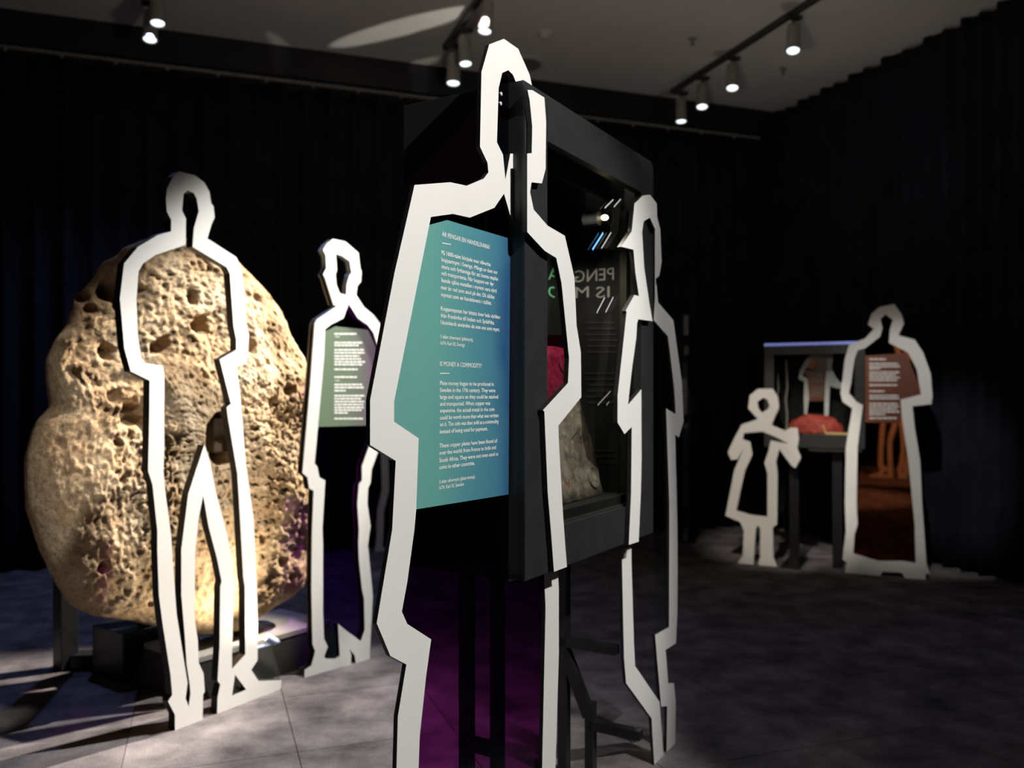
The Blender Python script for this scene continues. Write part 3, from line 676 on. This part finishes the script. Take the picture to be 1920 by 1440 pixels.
# ---- far case with the robed figure and the child --------------------------------------
fc = PR.root('display_case')
tag(fc, 'small black glass display case between the child and the robed figure', 'display case')
x0_, zt_ = PR.loc(1433, 644); x1_, zb_ = PR.loc(1622, 836); zt_ = 1.43; zb_ = 0.765
dp = 0.30
box('top_panel', (x0_, 0, zt_-0.02), (x1_, dp, zt_), M['case'], fc, 0.003)
box('frame_rail', (x0_, 0, zt_-0.075), (x1_, 0.03, zt_-0.02), M['case'], fc, 0.001)
box('led_strip', (x0_, -0.004, zt_-0.017), (x1_, -0.0005, zt_-0.001), M['led'], fc, 0.0)  # blue light caught by the top edge, put in as a glowing strip
box('frame_rail', (x0_, 0, zb_), (x1_, 0.03, zb_+0.085), M['case'], fc, 0.001)
box('bottom_panel', (x0_, 0.03, zb_), (x1_, dp, zb_+0.03), M['case'], fc, 0.001)
box('floor_panel', (x0_+0.01, 0.03, zb_+0.072), (x1_-0.01, dp-0.012, zb_+0.084), M['case_in'], fc, 0.0)
box('frame_stile', (x0_, 0, zb_+0.085), (x0_+0.06, 0.03, zt_-0.075), M['case'], fc, 0.001)
box('frame_stile', (x1_-0.06, 0, zb_+0.085), (x1_, 0.03, zt_-0.075), M['case'], fc, 0.001)
box('side_panel', (x0_, 0.03, zb_+0.03), (x0_+0.012, dp, zt_-0.02), M['case'], fc, 0.0)
box('side_panel', (x1_-0.012, 0.03, zb_+0.03), (x1_, dp, zt_-0.02), M['case'], fc, 0.0)
box('back_panel', (x0_+0.012, dp-0.01, zb_+0.03), (x1_-0.012, dp, zt_-0.02), M['case_in'], fc, 0.0)
box('glass_pane', (x0_+0.06, 0.012, zb_+0.085), (x1_-0.06, 0.017, zt_-0.075), M['glass'], fc, 0.0)
xm = x0_+0.17
box('stand_post', (xm-0.03, 0.10, 0.0), (xm+0.03, 0.16, zb_), M['steel'], fc, 0.003)
box('stand_post', (x1_-0.20, 0.10, 0.0), (x1_-0.14, 0.16, zb_), M['steel'], fc, 0.003)
box('stand_foot', (xm-0.06, -0.05, 0.0), (xm+0.06, 0.32, 0.018), M['steel'], fc, 0.003)
box('stand_crossbar', (x0_+0.27, 0.01, zb_-0.022), (x1_-0.02, 0.05, zb_-0.001), M['rail'], fc, 0.002)
# contents: a red cloth, and a reflection of a figure built as a cutout
yi = 0.16
mf = PR.root('miniature_figure')
tag(mf, 'small pale outline figure with brown text panel behind the glass of the far case', 'miniature figure')
om = [(1520,664),(1545,661),(1562,662),(1560,690),(1566,706),(1574,716),(1596,722),(1592,730),(1570,728),(1556,724),(1554,770),(1552,802),(1545,802),(1547,720),(1549,700),(1551,672),(1525,672),(1512,690),(1504,704),(1514,710),(1517,745),(1514,770),(1514,802),(1507,802),(1508,770),(1507,745),(1508,716),(1497,710),(1500,695),(1510,676)]
zf = zb_+0.0845
plate('outline_board', [(a, max(b, zf)) for a, b in PR.pts(om, yi)], [], yi, 0.006, (M['ink_grey'], M['black_edge']), mf)
plate('orange_panel', PR.pts([(1509,690),(1522,672),(1536,668),(1526,692)], yi+0.007), [], yi+0.007, 0.003, M['orange'], mf)
tpm = [(1506,695),(1526,694),(1538,668),(1551,666),(1548,700),(1546,752),(1516,752),(1515,708)]
plate('text_panel', PR.pts(tpm, yi+0.011), [], yi+0.011, 0.003, M['brown'], mf)
bar_text(PR, [(1520,1544,y) for y in (700,704,708,712,716,726,730,734,738,742)], yi+0.0105, mf, M['grille'], 0.006)  # lettering of the reflected figure's text panel
rc = PR.root('folded_cloth')
tag(rc, 'crumpled red cloth lying on the floor of the far display case', 'cloth')
bm = bmesh.new(); bmesh.ops.create_uvsphere(bm, u_segments=40, v_segments=16, radius=1.0)
a0, _ = PR.loc(1478, 790, 0.10); a1, _ = PR.loc(1582, 790, 0.10)
for v in bm.verts:
    n_ = noise.noise(v.co*2.6)*0.22+noise.noise(v.co*6)*0.08
    v.co = Vector(((a0+a1)/2+v.co.x*(a1-a0)/2*(1+n_*0.4), 0.095+v.co.y*0.055, zf+0.002+max(0, (v.co.z+0.35)*0.085*(1+n_))))
obj('cloth_body', bm, M['red'], rc, True)
for k in range(5):
    s = a0+(a1-a0)*(0.2+0.15*k)
    bm = bmesh.new(); add_box(bm, (s, 0.036, zf), (s+0.008, 0.039, zf+0.06+0.02*(k % 2))); obj('fringe', bm, M['red'], rc)
st = PR.root('amber_strip')
tag(st, 'amber lit strip on the front sill inside the far case', 'strip')
a0, _ = PR.loc(1549, 800, 0.05); a1, _ = PR.loc(1590, 800, 0.05)
bm = bmesh.new(); add_box(bm, (a0, 0.0205, zf), (a1, 0.031, zf+0.014), None, 0.002); obj('strip_body', bm, M['amber'], st)
a0, _ = PR.loc(1544, 800, 0.05); bm = bmesh.new(); bar(bm, (a0, 0.026, zf+0.06), (a0+0.018, 0.026, zf+0.006), 0.009, 0.009); obj('strip_end', bm, M['amber'], st)
for k, (xx, hh) in enumerate(((1458, 0.42), (1475, 0.47))):
    s, _ = PR.loc(xx, 740, 0.2)
    rd = PR.root('glass_rod')
    tag(rd, ('slim bent glass rod nearest the left frame inside the far case', 'taller bent glass rod beside the red cloth inside the far case')[k], 'glass rod', 'glass rods in the far case')
    bm = bmesh.new(); pts = [(s, zf), (s+0.004, zf+0.12), (s-0.006, zf+0.22), (s+0.006, zf+0.30), (s-0.003, zf+hh)]
    for p, q in zip(pts, pts[1:]): bar(bm, (p[0], 0.2, p[1]), (q[0], 0.2, q[1]), 0.012, 0.012)
    obj('rod_body', bm, M['lamp_body'], rd)
    bm = bmesh.new(); lathe(bm, [(0.012, 0), (0.014, 0.004), (0.008, 0.012)], 10, Matrix.Translation((s-0.003, 0.2, zf+hh))); obj('rod_tip', bm, M['lamp_body'], rd)

rf = PR.root('cutout_figure')
tag(rf, 'white outline of a robed figure with orange sheet and brown text panel', 'cutout figure', 'life-size outline figures')
oR = [(1676.7,570),(1690.8,590),(1694.8,606.5),(1684.8,628.6),(1715,636.7),(1731,661),(1745,701),(1748.4,741.5),(1746.4,757.6),(1711,761.6),(1715,802),(1725,862),(1729,943),(1737,1055.7),(1744,1076),(1736,1076),(1735,1090),(1697,1086),(1690.8,1073.8),(1654.6,1071.8),(1649.7,1082),(1584,1075.5),
 (1588,1053.7),(1580,1049.7),(1586,995),(1584,943),(1586,838),(1598,765.6),(1580,753.5),(1576,737.4),(1580,709),(1584,673),(1592,646.8),(1622,634.7),(1638.4,616.5),(1627,608.5),(1634.4,588),(1648.5,576)]
hR = [(1660.6,589),(1650.5,598),(1654.6,614.5),(1650.5,630.6),(1622,652.8),(1608,656.8),(1602,673),(1596,717),(1592,737),(1606,753.5),(1618,759.6),(1608,838),(1606,943),(1608,983),(1602,1003),(1600,1037.6),(1646.5,1051.7),(1692.8,1051.7),(1717,1055.7),(1715,983),(1703,862),(1690.8,781.7),(1688.8,749.5),(1727,739.4),(1719,693),(1703,661),(1666.6,642.7),(1668.6,616.5),(1674,600)]
def soles(P, L, flat=0.03, off=0.0): return [(a, 0.0 if b < flat else b) for a, b in P.pts(L, off)]
plate('outline_board', soles(PR, oR, 0.022, -0.012), [PR.pts(hR, -0.012)], -0.012, 0.010, (M['white'], M['black_edge']), rf)
sR = [(1662,582),(1645,598),(1648,625),(1622,641),(1626,760),(1624,838),(1597,842),(1595,943),(1597,990),(1592,1040),(1646,1058),(1726,1062),(1722,983),(1712,862),(1700,781),(1700,755),(1735,746),(1727,690),(1710,650),(1676,634),(1678,606)]
plate('acrylic_sheet', [(max(a, x1_+0.002) if b > zb_-0.005 else a, b) for a, b in PR.pts(sR, 0.0)], [], 0.0005, 0.004, M['pane_robe'], rf)
tR = [(1622.5,667),(1700,662),(1726,730),(1729,744),(1693,751),(1688,793),(1622.5,792)]
plate('text_panel', PR.pts(tR, -0.0015), [], -0.0018, 0.002, M['brown'], rf)
rr = [(1630,1661,673.5)]+[(1630,x,y) for x, y in zip((1684,1687,1650), (682,687,691))]+[(1630,x,y) for x, y in zip((1686,1682,1687,1684), (698,703,708,713))]+[(1630,1682,722),(1630,1660,733.5)]
rr += [(1630,x,y) for x, y in zip((1684,1686), (742,747))]+[(1630,x,y) for x, y in zip((1683,1685,1682,1686,1660), (757,762,767,772,777))]+[(1630,1681,784)]
bar_text(PR, rr, -0.0022, rf, M['ink'], 0.0095)

ch = PR.root('cutout_figure')
tag(ch, 'small white outline of a child in a dress beside the far case', 'cutout figure', 'life-size outline figures')
oC = [(1449,729),(1459,745.5),(1461,763.6),(1451,785.8),(1447,797),(1473,808),(1481,802),(1495,802),(1498,822),(1495,840),(1502,858),(1491,878),(1483,872),(1461,842),(1455,866),(1458,886.5),(1457,983),(1449,989),(1450,1043.6),(1457,1053.7),(1456,1061.7),(1422,1057.7),(1425,1043.6),(1425.7,991),(1421,985),(1417,991),(1413,1051.7),(1412,1057.7),
 (1382.6,1056.5),(1392.7,1041.6),(1394.7,995),(1387.8,979),(1360,967),(1370.5,914.7),(1376.5,882.5),(1394.7,840),(1382.6,861),(1370.5,862.3),(1364.5,848),(1378.6,818),(1390.6,796),(1421,785.8),(1402.7,765.6),(1405.6,741.5),(1421,729)]
hC1 = [(1431,745.5),(1420,753.5),(1422,765.6),(1429,773.7),(1439,767.6),(1443,761.6),(1439,749.5)]
hC2 = [(1394.7,812),(1392.7,824),(1406.8,828),(1410.8,852),(1396.7,882.5),(1380.6,957),(1406.8,965),(1439,969),(1439,886.5),(1433,868),(1441,846),(1445,826),(1479,832),(1451,818),(1429,809)]
plate('outline_board', soles(PR, oC, 0.03, -0.012), [PR.pts(hC1, -0.012), PR.pts(hC2, -0.012)], -0.012, 0.010, (M['white'], M['black_edge']), ch)

# ---------------------------------------------------------------- the great pitted stone
PS = Plane(-1.08, 3.416, 0.588, 0.809)
stn = PS.root('stone_disc')
tag(stn, 'huge pitted limestone disc with a round hole, lit warm on a low plinth', 'stone')
sil = [(270,449),(300,443),(350,445),(400,455),(440,485),(455,502),(486,533),(517,575.6),(536.7,626),(560,665),(565,690),(562.5,716.7),(571,733),(568,778),(561,794),(549,840),(547,855.6),(551,891.7),(566.7,919),(578,961),(578,1004),(572.6,1060),(545,1111),(486.5,1150),(430.5,1186),(366,1191),(297,1176),(241,1163),
 (172,1154.6),(129,1133),(103,1094),(73,1030),(47,952),(45,857.5),(55,819),(68.6,788),(88,769),(92,760.6),(86.7,724),(84,674),(103,635.6),(125.6,608),(139,560.6),(172.8,524),(192,491),(220,480),(228,466)]
Sl = PS.pts(sil); hc = PS.loc(374, 822)
def ang(p): return math.atan2(p[1]-hc[1], p[0]-hc[0])
NA, NR, TH = 460, 130, 0.125
pol = [(p[0]-hc[0], p[1]-hc[1]) for p in Sl]
def edge_r(th):
    d = (math.cos(th), math.sin(th)); best = 0
    for (ax, az), (bx, bz) in zip(pol, pol[1:]+pol[:1]):
        ex, ez = bx-ax, bz-az; den = d[0]*ez-d[1]*ex
        if abs(den) < 1e-9: continue
        r = (ax*ez-az*ex)/den; q = (ax*d[1]-az*d[0])/den
        if r > 0 and -1e-6 <= q <= 1+1e-6: best = max(best, r)
    return best
er = [edge_r(2*math.pi*k/NA) for k in range(NA)]
for _ in range(2): er = [(er[k-1]+2*er[k]+er[(k+1) % NA])/4 for k in range(NA)]
def hole_r(th): return 0.097*(1+0.10*math.cos(2*th+math.pi)+0.05*noise.noise((math.cos(th)*2, math.sin(th)*2, 0)))
pits = [(PS.loc(x, y), r*2.5/F, dpt*0.9) for x, y, r, dpt in ((197,548,20,.10),(212,572,14,.08),(180,660,15,.07),(205,775,22,.10),(245,745,20,.07),(348,612,17,.09),(338,556,8,.06),(337,565,8,.05),(280,650,16,.06),(268,655,12,.05),(428,640,15,.09),(437,652,12,.07),
  (350,705,6,.04),(150,560,9,.05),(160,580,10,.05),(330,905,5,.03),(178,745,12,.05),(120,700,9,.03),(445,1000,9,.05),(155,1055,9,.06),(490,1050,9,.05),(510,1075,8,.04),(540,730,10,.06),(535,800,14,.06),(520,990,8,.04),(225,790,12,.05),(500,730,12,.05),(465,560,8,.04))]
rnd = random.Random(9)
for _ in range(90):
    k = rnd.randrange(NA); q = rnd.uniform(0.2, 0.95); r = er[k]*q
    pits.append(((hc[0]+r*math.cos(2*math.pi*k/NA), hc[1]+r*math.sin(2*math.pi*k/NA)), rnd.uniform(0.005, 0.011), rnd.uniform(0.008, 0.022)))
V = []; Fc = []
def bulge(x, z, q):
    """how far the front face stands out (before fine relief) at fraction q from hole to rim"""
    g = max(0.0, 1-max(0.0, (q-0.2)/0.8)**4.2)**0.5
    zc = z-hc[1]
    ledge = 0.030*math.tanh((0.26-zc+0.05*noise.noise((x*6, 1.7, 0)))*14)   # lower face stands forward of the upper
    big = 0.035*noise.noise((x*2.1, z*2.1, 5))+0.020*noise.noise((x*5.2, z*5.2, 8))
    return TH*g+(ledge+big)*min(1, g*1.6), g
for j in range(NR+1):
    q = j/NR; q = 1-(1-q)**1.15
    for k in range(NA):
        th = 2*math.pi*k/NA; r0 = hole_r(th); r = r0+(er[k]-r0)*q
        x = hc[0]+r*math.cos(th); z = hc[1]+r*math.sin(th)
        h, g = bulge(x, z, q)
        p = Vector((x*1.0, h*0.6, z))
        cell = noise.voronoi(p*34)[0]
        f = 0.010*noise.turbulence(p*10, 3, False)+0.007*noise.noise(p*42)+0.007*noise.noise(p*95)-0.006*max(0, 0.42-cell[0])*2
        for (px_, pz_), pr, pd in pits:
            dx = x-px_; dz = z-pz_
            if abs(dx) < 3*pr and abs(dz) < 3*pr:
                e = (dx*dx+dz*dz)/(pr*pr)*(1+0.8*noise.noise(p*40))
                if e < 6: f -= pd*math.exp(-e*e*0.7)
        V.append((x, -(h+f*min(1, g+0.35)), z))
n1 = len(V)
for j in range(1, 16):                       # back of the disc, rim to hole
    q = 1-j/15
    for k in range(NA):
        th = 2*math.pi*k/NA; r0 = hole_r(th); r = r0+(er[k]-r0)*q
        x = hc[0]+r*math.cos(th); z = hc[1]+r*math.sin(th)
        g = max(0.0, 1-max(0.0, (q-0.25)/0.75)**3.2)**0.5
        V.append((x, TH*0.8*g+0.05*noise.noise((x*2, z*2, 20)), z))
rows_n = NR+1+15
for j in range(rows_n-1):
    for k in range(NA):
        a = j*NA+k; b = j*NA+(k+1) % NA; Fc.append((a, b, b+NA, a+NA))
for k in range(NA):                          # wall of the hole
    a = (rows_n-1)*NA+k; b = (rows_n-1)*NA+(k+1) % NA; Fc.append((a, b, (k+1) % NA, k))
me = bpy.data.meshes.new('stone_body'); me.from_pydata(V, [], Fc); me.update()
bm = bmesh.new(); bm.from_mesh(me); bpy.data.meshes.remove(me)
obj('stone_body', bm, M['stone'], stn, True)

# plinth
ph = math.atan2(0.809, 0.588)
pln = empty('stone_plinth', (-1.14, 3.063, 0), ph)
tag(pln, 'low black plinth with a grey wooden top under the pitted stone', 'plinth')
L_, D_, Zt = 0.645, 0.335, 0.15
bm = bmesh.new()
vb = [bm.verts.new(c) for c in ((-0.03,-0.03,0),(L_+0.03,-0.03,0),(L_+0.03,D_+0.03,0),(-0.03,D_+0.03,0),(0.006,0.006,Zt-0.02),(L_-0.006,0.006,Zt-0.02),(L_-0.006,D_-0.006,Zt-0.02),(0.006,D_-0.006,Zt-0.02))]
for f_ in ((0,1,5,4),(1,2,6,5),(2,3,7,6),(3,0,4,7),(3,2,1,0),(4,5,6,7)): bm.faces.new([vb[i] for i in f_])
obj('plinth_body', bm, M['plinth_dark'], pln)
for k in range(3):
    box('top_plank', (0, 0.001+D_/3*k, Zt-0.02), (L_, D_/3*(k+1)-0.001, Zt), M['plank'], pln, 0.0015)
bm = bmesh.new(); vb = [bm.verts.new(c) for c in ((-0.034,-0.03,0),(-0.034,D_+0.03,0),(-0.017,D_+0.012,0.055),(-0.017,-0.012,0.055),(-0.030,-0.03,0),(-0.030,D_+0.03,0),(-0.013,D_+0.012,0.055),(-0.013,-0.012,0.055))]
for f_ in ((0,1,2,3),(4,5,6,7),(0,1,5,4),(1,2,6,5),(2,3,7,6),(3,0,4,7)): bm.faces.new([vb[i] for i in f_])
obj('end_board', bm, M['plinth_side'], pln)
bm = bmesh.new(); vb = [bm.verts.new(c) for c in ((-0.015,-0.010,0.058),(-0.015,D_+0.010,0.058),(0.004,D_-0.004,0.128),(0.004,0.004,0.128),(-0.011,-0.010,0.058),(-0.011,D_+0.010,0.058),(0.008,D_-0.004,0.128),(0.008,0.004,0.128))]
for f_ in ((0,1,2,3),(4,5,6,7),(0,1,5,4),(1,2,6,5),(2,3,7,6),(3,0,4,7)): bm.faces.new([vb[i] for i in f_])
obj('end_board', bm, M['plinth_side'], pln)
# small spotlight clipped to the front edge of the plinth, throwing light up the stone
fo = empty('clip_spotlight', (-0.945, 3.225, Zt+0.001), ph)
tag(fo, 'small silver-blue clip spotlight on the front edge of the stone plinth', 'spotlight')
Q = Matrix.Translation((0.02, -0.02, 0.022)) @ Vector((-0.75, 0.35, 0.55)).to_track_quat('Z', 'Y').to_matrix().to_4x4()
bm = bmesh.new(); lathe(bm, [(0.008, -0.03), (0.014, -0.026), (0.015, 0.0), (0.018, 0.012), (0.016, 0.016)], 16, Q); obj('lamp_head', bm, M['foil'], fo)
bm = bmesh.new(); lathe(bm, [(0.0145, 0.0165), (0.010, 0.019), (0.003, 0.0195)], 16, Q); obj('lens', bm, M['lens'], fo)
bm = bmesh.new(); add_box(bm, (-0.05, -0.03, 0.0), (0.06, -0.012, 0.008), None, 0.002); obj('clip', bm, M['foil'], fo)
sl_ = bpy.data.lights.new('clip_spotlight_beam', 'SPOT'); sl_.energy = 26; sl_.color = (1.0, 0.86, 0.66); sl_.spot_size = math.radians(125); sl_.spot_blend = 0.8; sl_.shadow_soft_size = 0.02
so_ = bpy.data.objects.new('clip_spotlight_beam', sl_); C.objects.link(so_); so_.parent = fo; so_.location = (0.0, -0.10, 0.06)
so_.rotation_euler = Vector((-0.34, 0.12, 0.50)).to_track_quat('-Z', 'Y').to_euler()
# black steel support behind the stone
sup = PS.root('stone_support')
tag(sup, 'black steel frame behind the left side of the stone, its beam through the hole', 'support frame')
sx = hc[0]
def wl(x, y):  # world to the local x/y of PS
    v = Vector((x, y))-PS.p; return (v.dot(PS.u), v.dot(PS.b))
pa = wl(-1.79, 3.42); pb = wl(-1.14, 3.063)
box('base_block', (pb[0]-0.06, pb[1]+0.375, 0), (pb[0]+0.12, pb[1]+0.60, 0.19), M['steel'], sup, 0.003)
bm = bmesh.new(); bar(bm, (pa[0], pa[1]+0.03, 0.028), (pb[0]+0.02, pb[1]+0.61, 0.028), 0.07, 0.055, 0.002); obj('foot_bar', bm, M['steel'], sup)
box('post', (pa[0]-0.035, pa[1]-0.03, 0.0), (pa[0]+0.035, pa[1]+0.04, 0.95), M['steel'], sup, 0.003)
box('post', (sx-0.05, 0.26, 0.0), (sx+0.05, 0.34, hc[1]+0.10), M['steel'], sup, 0.003)
box('cross_beam', (pa[0], 0.30, 0.86), (sx+0.05, 0.34, 0.93), M['steel'], sup, 0.002)
box('hole_beam', (sx-0.005, -0.10, hc[1]-0.05), (sx+0.072, 0.26, hc[1]+0.078), M['beam'], sup, 0.004)

# ---------------------------------------------------------------- ceiling fittings
def track(name, label, p, q):
    p = Vector(p); q = Vector(q); d = q-p
    r = empty(name, (p.x, p.y, H), math.atan2(d.y, d.x)); tag(r, label, 'light track')
    bm = bmesh.new(); add_box(bm, (0, -0.018, -0.035), (d.length, 0.018, -0.001), None, 0.003); obj('rail', bm, M['track'], r)
    bm = bmesh.new(); add_box(bm, (d.length, -0.022, -0.04), (d.length+0.03, 0.022, -0.001), None, 0.003); obj('end_cap', bm, M['track'], r)
TD = (-0.339, 0.941)
def line(p, a, b): return (p[0]+TD[0]*a, p[1]+TD[1]*a), (p[0]+TD[0]*b, p[1]+TD[1]*b)
track('light_track', 'ceiling light track above the child and robe, carrying four spotlights', *line((1.736, 5.16), -4.0, 1.45))
track('light_track', 'ceiling light track above the nearest figure, carrying three spotlights', *line((-0.147, 4.89), -4.0, 0.85))
track('light_track', 'ceiling light track at upper left, carrying two spotlights', *line((-2.01, 4.82), -4.0, 0.35))
proto = {}
def lamp(label, x, y, aim, drop=0.10, scale=1.0, lit='lens'):
    r = empty('track_spotlight', (x, y, H-0.036)); tag(r, label, 'spotlight', 'ceiling track spotlights')
    bm = bmesh.new(); add_box(bm, (-0.02, -0.05, -0.018), (0.02, 0.05, 0.0), Matrix.Rotation(math.radians(110), 4, 'Z'), 0.002); obj('adapter', bm, M['track'], r)
    bm = bmesh.new(); add_box(bm, (-0.006, -0.012, -drop), (0.006, 0.012, -0.018)); obj('yoke', bm, M['track'], r)
    pv = Vector((0, 0, -drop)); d = (Vector(aim)-Vector((x, y, H-drop))).normalized()
    Q = Matrix.Translation(pv) @ d.to_track_quat('Z', 'Y').to_matrix().to_4x4() @ Matrix.Scale(scale, 4)
    bm = bmesh.new(); lathe(bm, [(0.020, -0.05), (0.036, -0.045), (0.040, -0.03), (0.040, 0.02), (0.036, 0.022), (0.036, 0.028), (0.040, 0.03), (0.042, 0.115), (0.045, 0.117), (0.045, 0.135), (0.038, 0.135), (0.037, 0.126)], 20, Q); hs = obj('housing', bm, M['lamp_body'], r, False)
    bm = bmesh.new(); lathe(bm, [(0.036, 0.126), (0.034, 0.130), (0.015, 0.138), (0.004, 0.139)], 20, Q); obj('lens', bm, M[lit], r)
    return r
lamp('spotlight nearest the right curtain, largest of the four on the right track', 1.72, 5.20, (1.35, 4.3, 0))
lamp('second spotlight from the right curtain on the right track', 1.51, 5.83, (1.25, 4.9, 0))
lamp('third spotlight along the right track, counted from the right curtain', 1.385, 6.20, (1.2, 5.4, 0))
lamp('spotlight at the far end of the right track, hanging straight down', 1.29, 6.50, (1.28, 6.2, 0))
lamp('spotlight cut by the top of the picture above the nearest figure', -0.145, 4.90, (-0.45, 4.4, 0))
lamp('grey spotlight in the middle of the track beside the nearest figure head', -0.30, 5.38, (-0.1, 4.9, 0))
lamp('white-lit cylinder spotlight at the far end of the middle track', -0.385, 5.62, (-0.42, 5.2, 0), 0.12, 1.1)
lamp('upper of the two spotlights at the top left of the picture', -2.00, 4.80, (-1.7, 4.2, 0))
lamp('lower of the two spotlights at the top left of the picture', -2.13, 5.02, (-2.0, 4.4, 0))
def ceil(px, py): d = (H-EYE)*F/(HY-py); return (CX*0+(px-CX)/F*d, d)
x, y = ceil(1022, 62); r = empty('smoke_detector', (x, y, H)); tag(r, 'small round smoke detector on the ceiling above the nearest figure', 'smoke detector')
bm = bmesh.new(); lathe(bm, [(0.052, 0), (0.054, -0.012), (0.046, -0.018)], 28); obj('base_ring', bm, M['plaster'], r)
bm = bmesh.new(); lathe(bm, [(0.038, -0.018), (0.036, -0.032), (0.018, -0.038), (0.004, -0.039)], 28); obj('sensor_dome', bm, M['plaster'], r)
x, y = ceil(983, 120); r = empty('ceiling_speaker', (x, y, H)); tag(r, 'round grey loudspeaker set in the ceiling behind the nearest figure head', 'speaker')
bm = bmesh.new(); lathe(bm, [(0.150, 0), (0.150, -0.008), (0.120, -0.012), (0.118, -0.004)], 36); obj('rim', bm, M['plaster'], r)
bm = bmesh.new(); lathe(bm, [(0.118, -0.002), (0.116, -0.009), (0.05, -0.011), (0.01, -0.0112)], 36); obj('grille', bm, M['grille'], r)
for (px_, py_), lb in (((1298, 72), 'sprinkler head on the ceiling left of the right light track'), ((1468, 128), 'flat sprinkler head on the ceiling right of the right light track')):
    x, y = ceil(px_, py_); r = empty('sprinkler', (x, y, H)); tag(r, lb, 'sprinkler', 'ceiling sprinklers')
    bm = bmesh.new(); lathe(bm, [(0.030, 0), (0.030, -0.005), (0.010, -0.008), (0.009, -0.03), (0.006, -0.034)], 16); obj('stem', bm, M['lamp_body'], r)
    bm = bmesh.new(); lathe(bm, [(0.016, -0.040), (0.017, -0.043), (0.004, -0.044)], 16); obj('deflector', bm, M['lamp_body'], r)

# ---------------------------------------------------------------- figures behind the photographer, mirrored in the orange sheet
def copy_figure(src, loc, rz, label):
    r = src.copy(); C.objects.link(r); r.location = loc; r.rotation_euler = (0, 0, rz); r['label'] = label
    for c_ in src.children:
        d_ = c_.copy(); C.objects.link(d_); d_.parent = r
    return r
copy_figure(f1, (-0.80, -0.72, 0), math.atan2(0.5, -0.866), 'walking outline figure mirrored in the left of the orange sheet')
copy_figure(f1, (-1.45, -0.35, 0), math.atan2(0.5, -0.866)+0.1, 'walking outline figure mirrored in the right of the orange sheet')
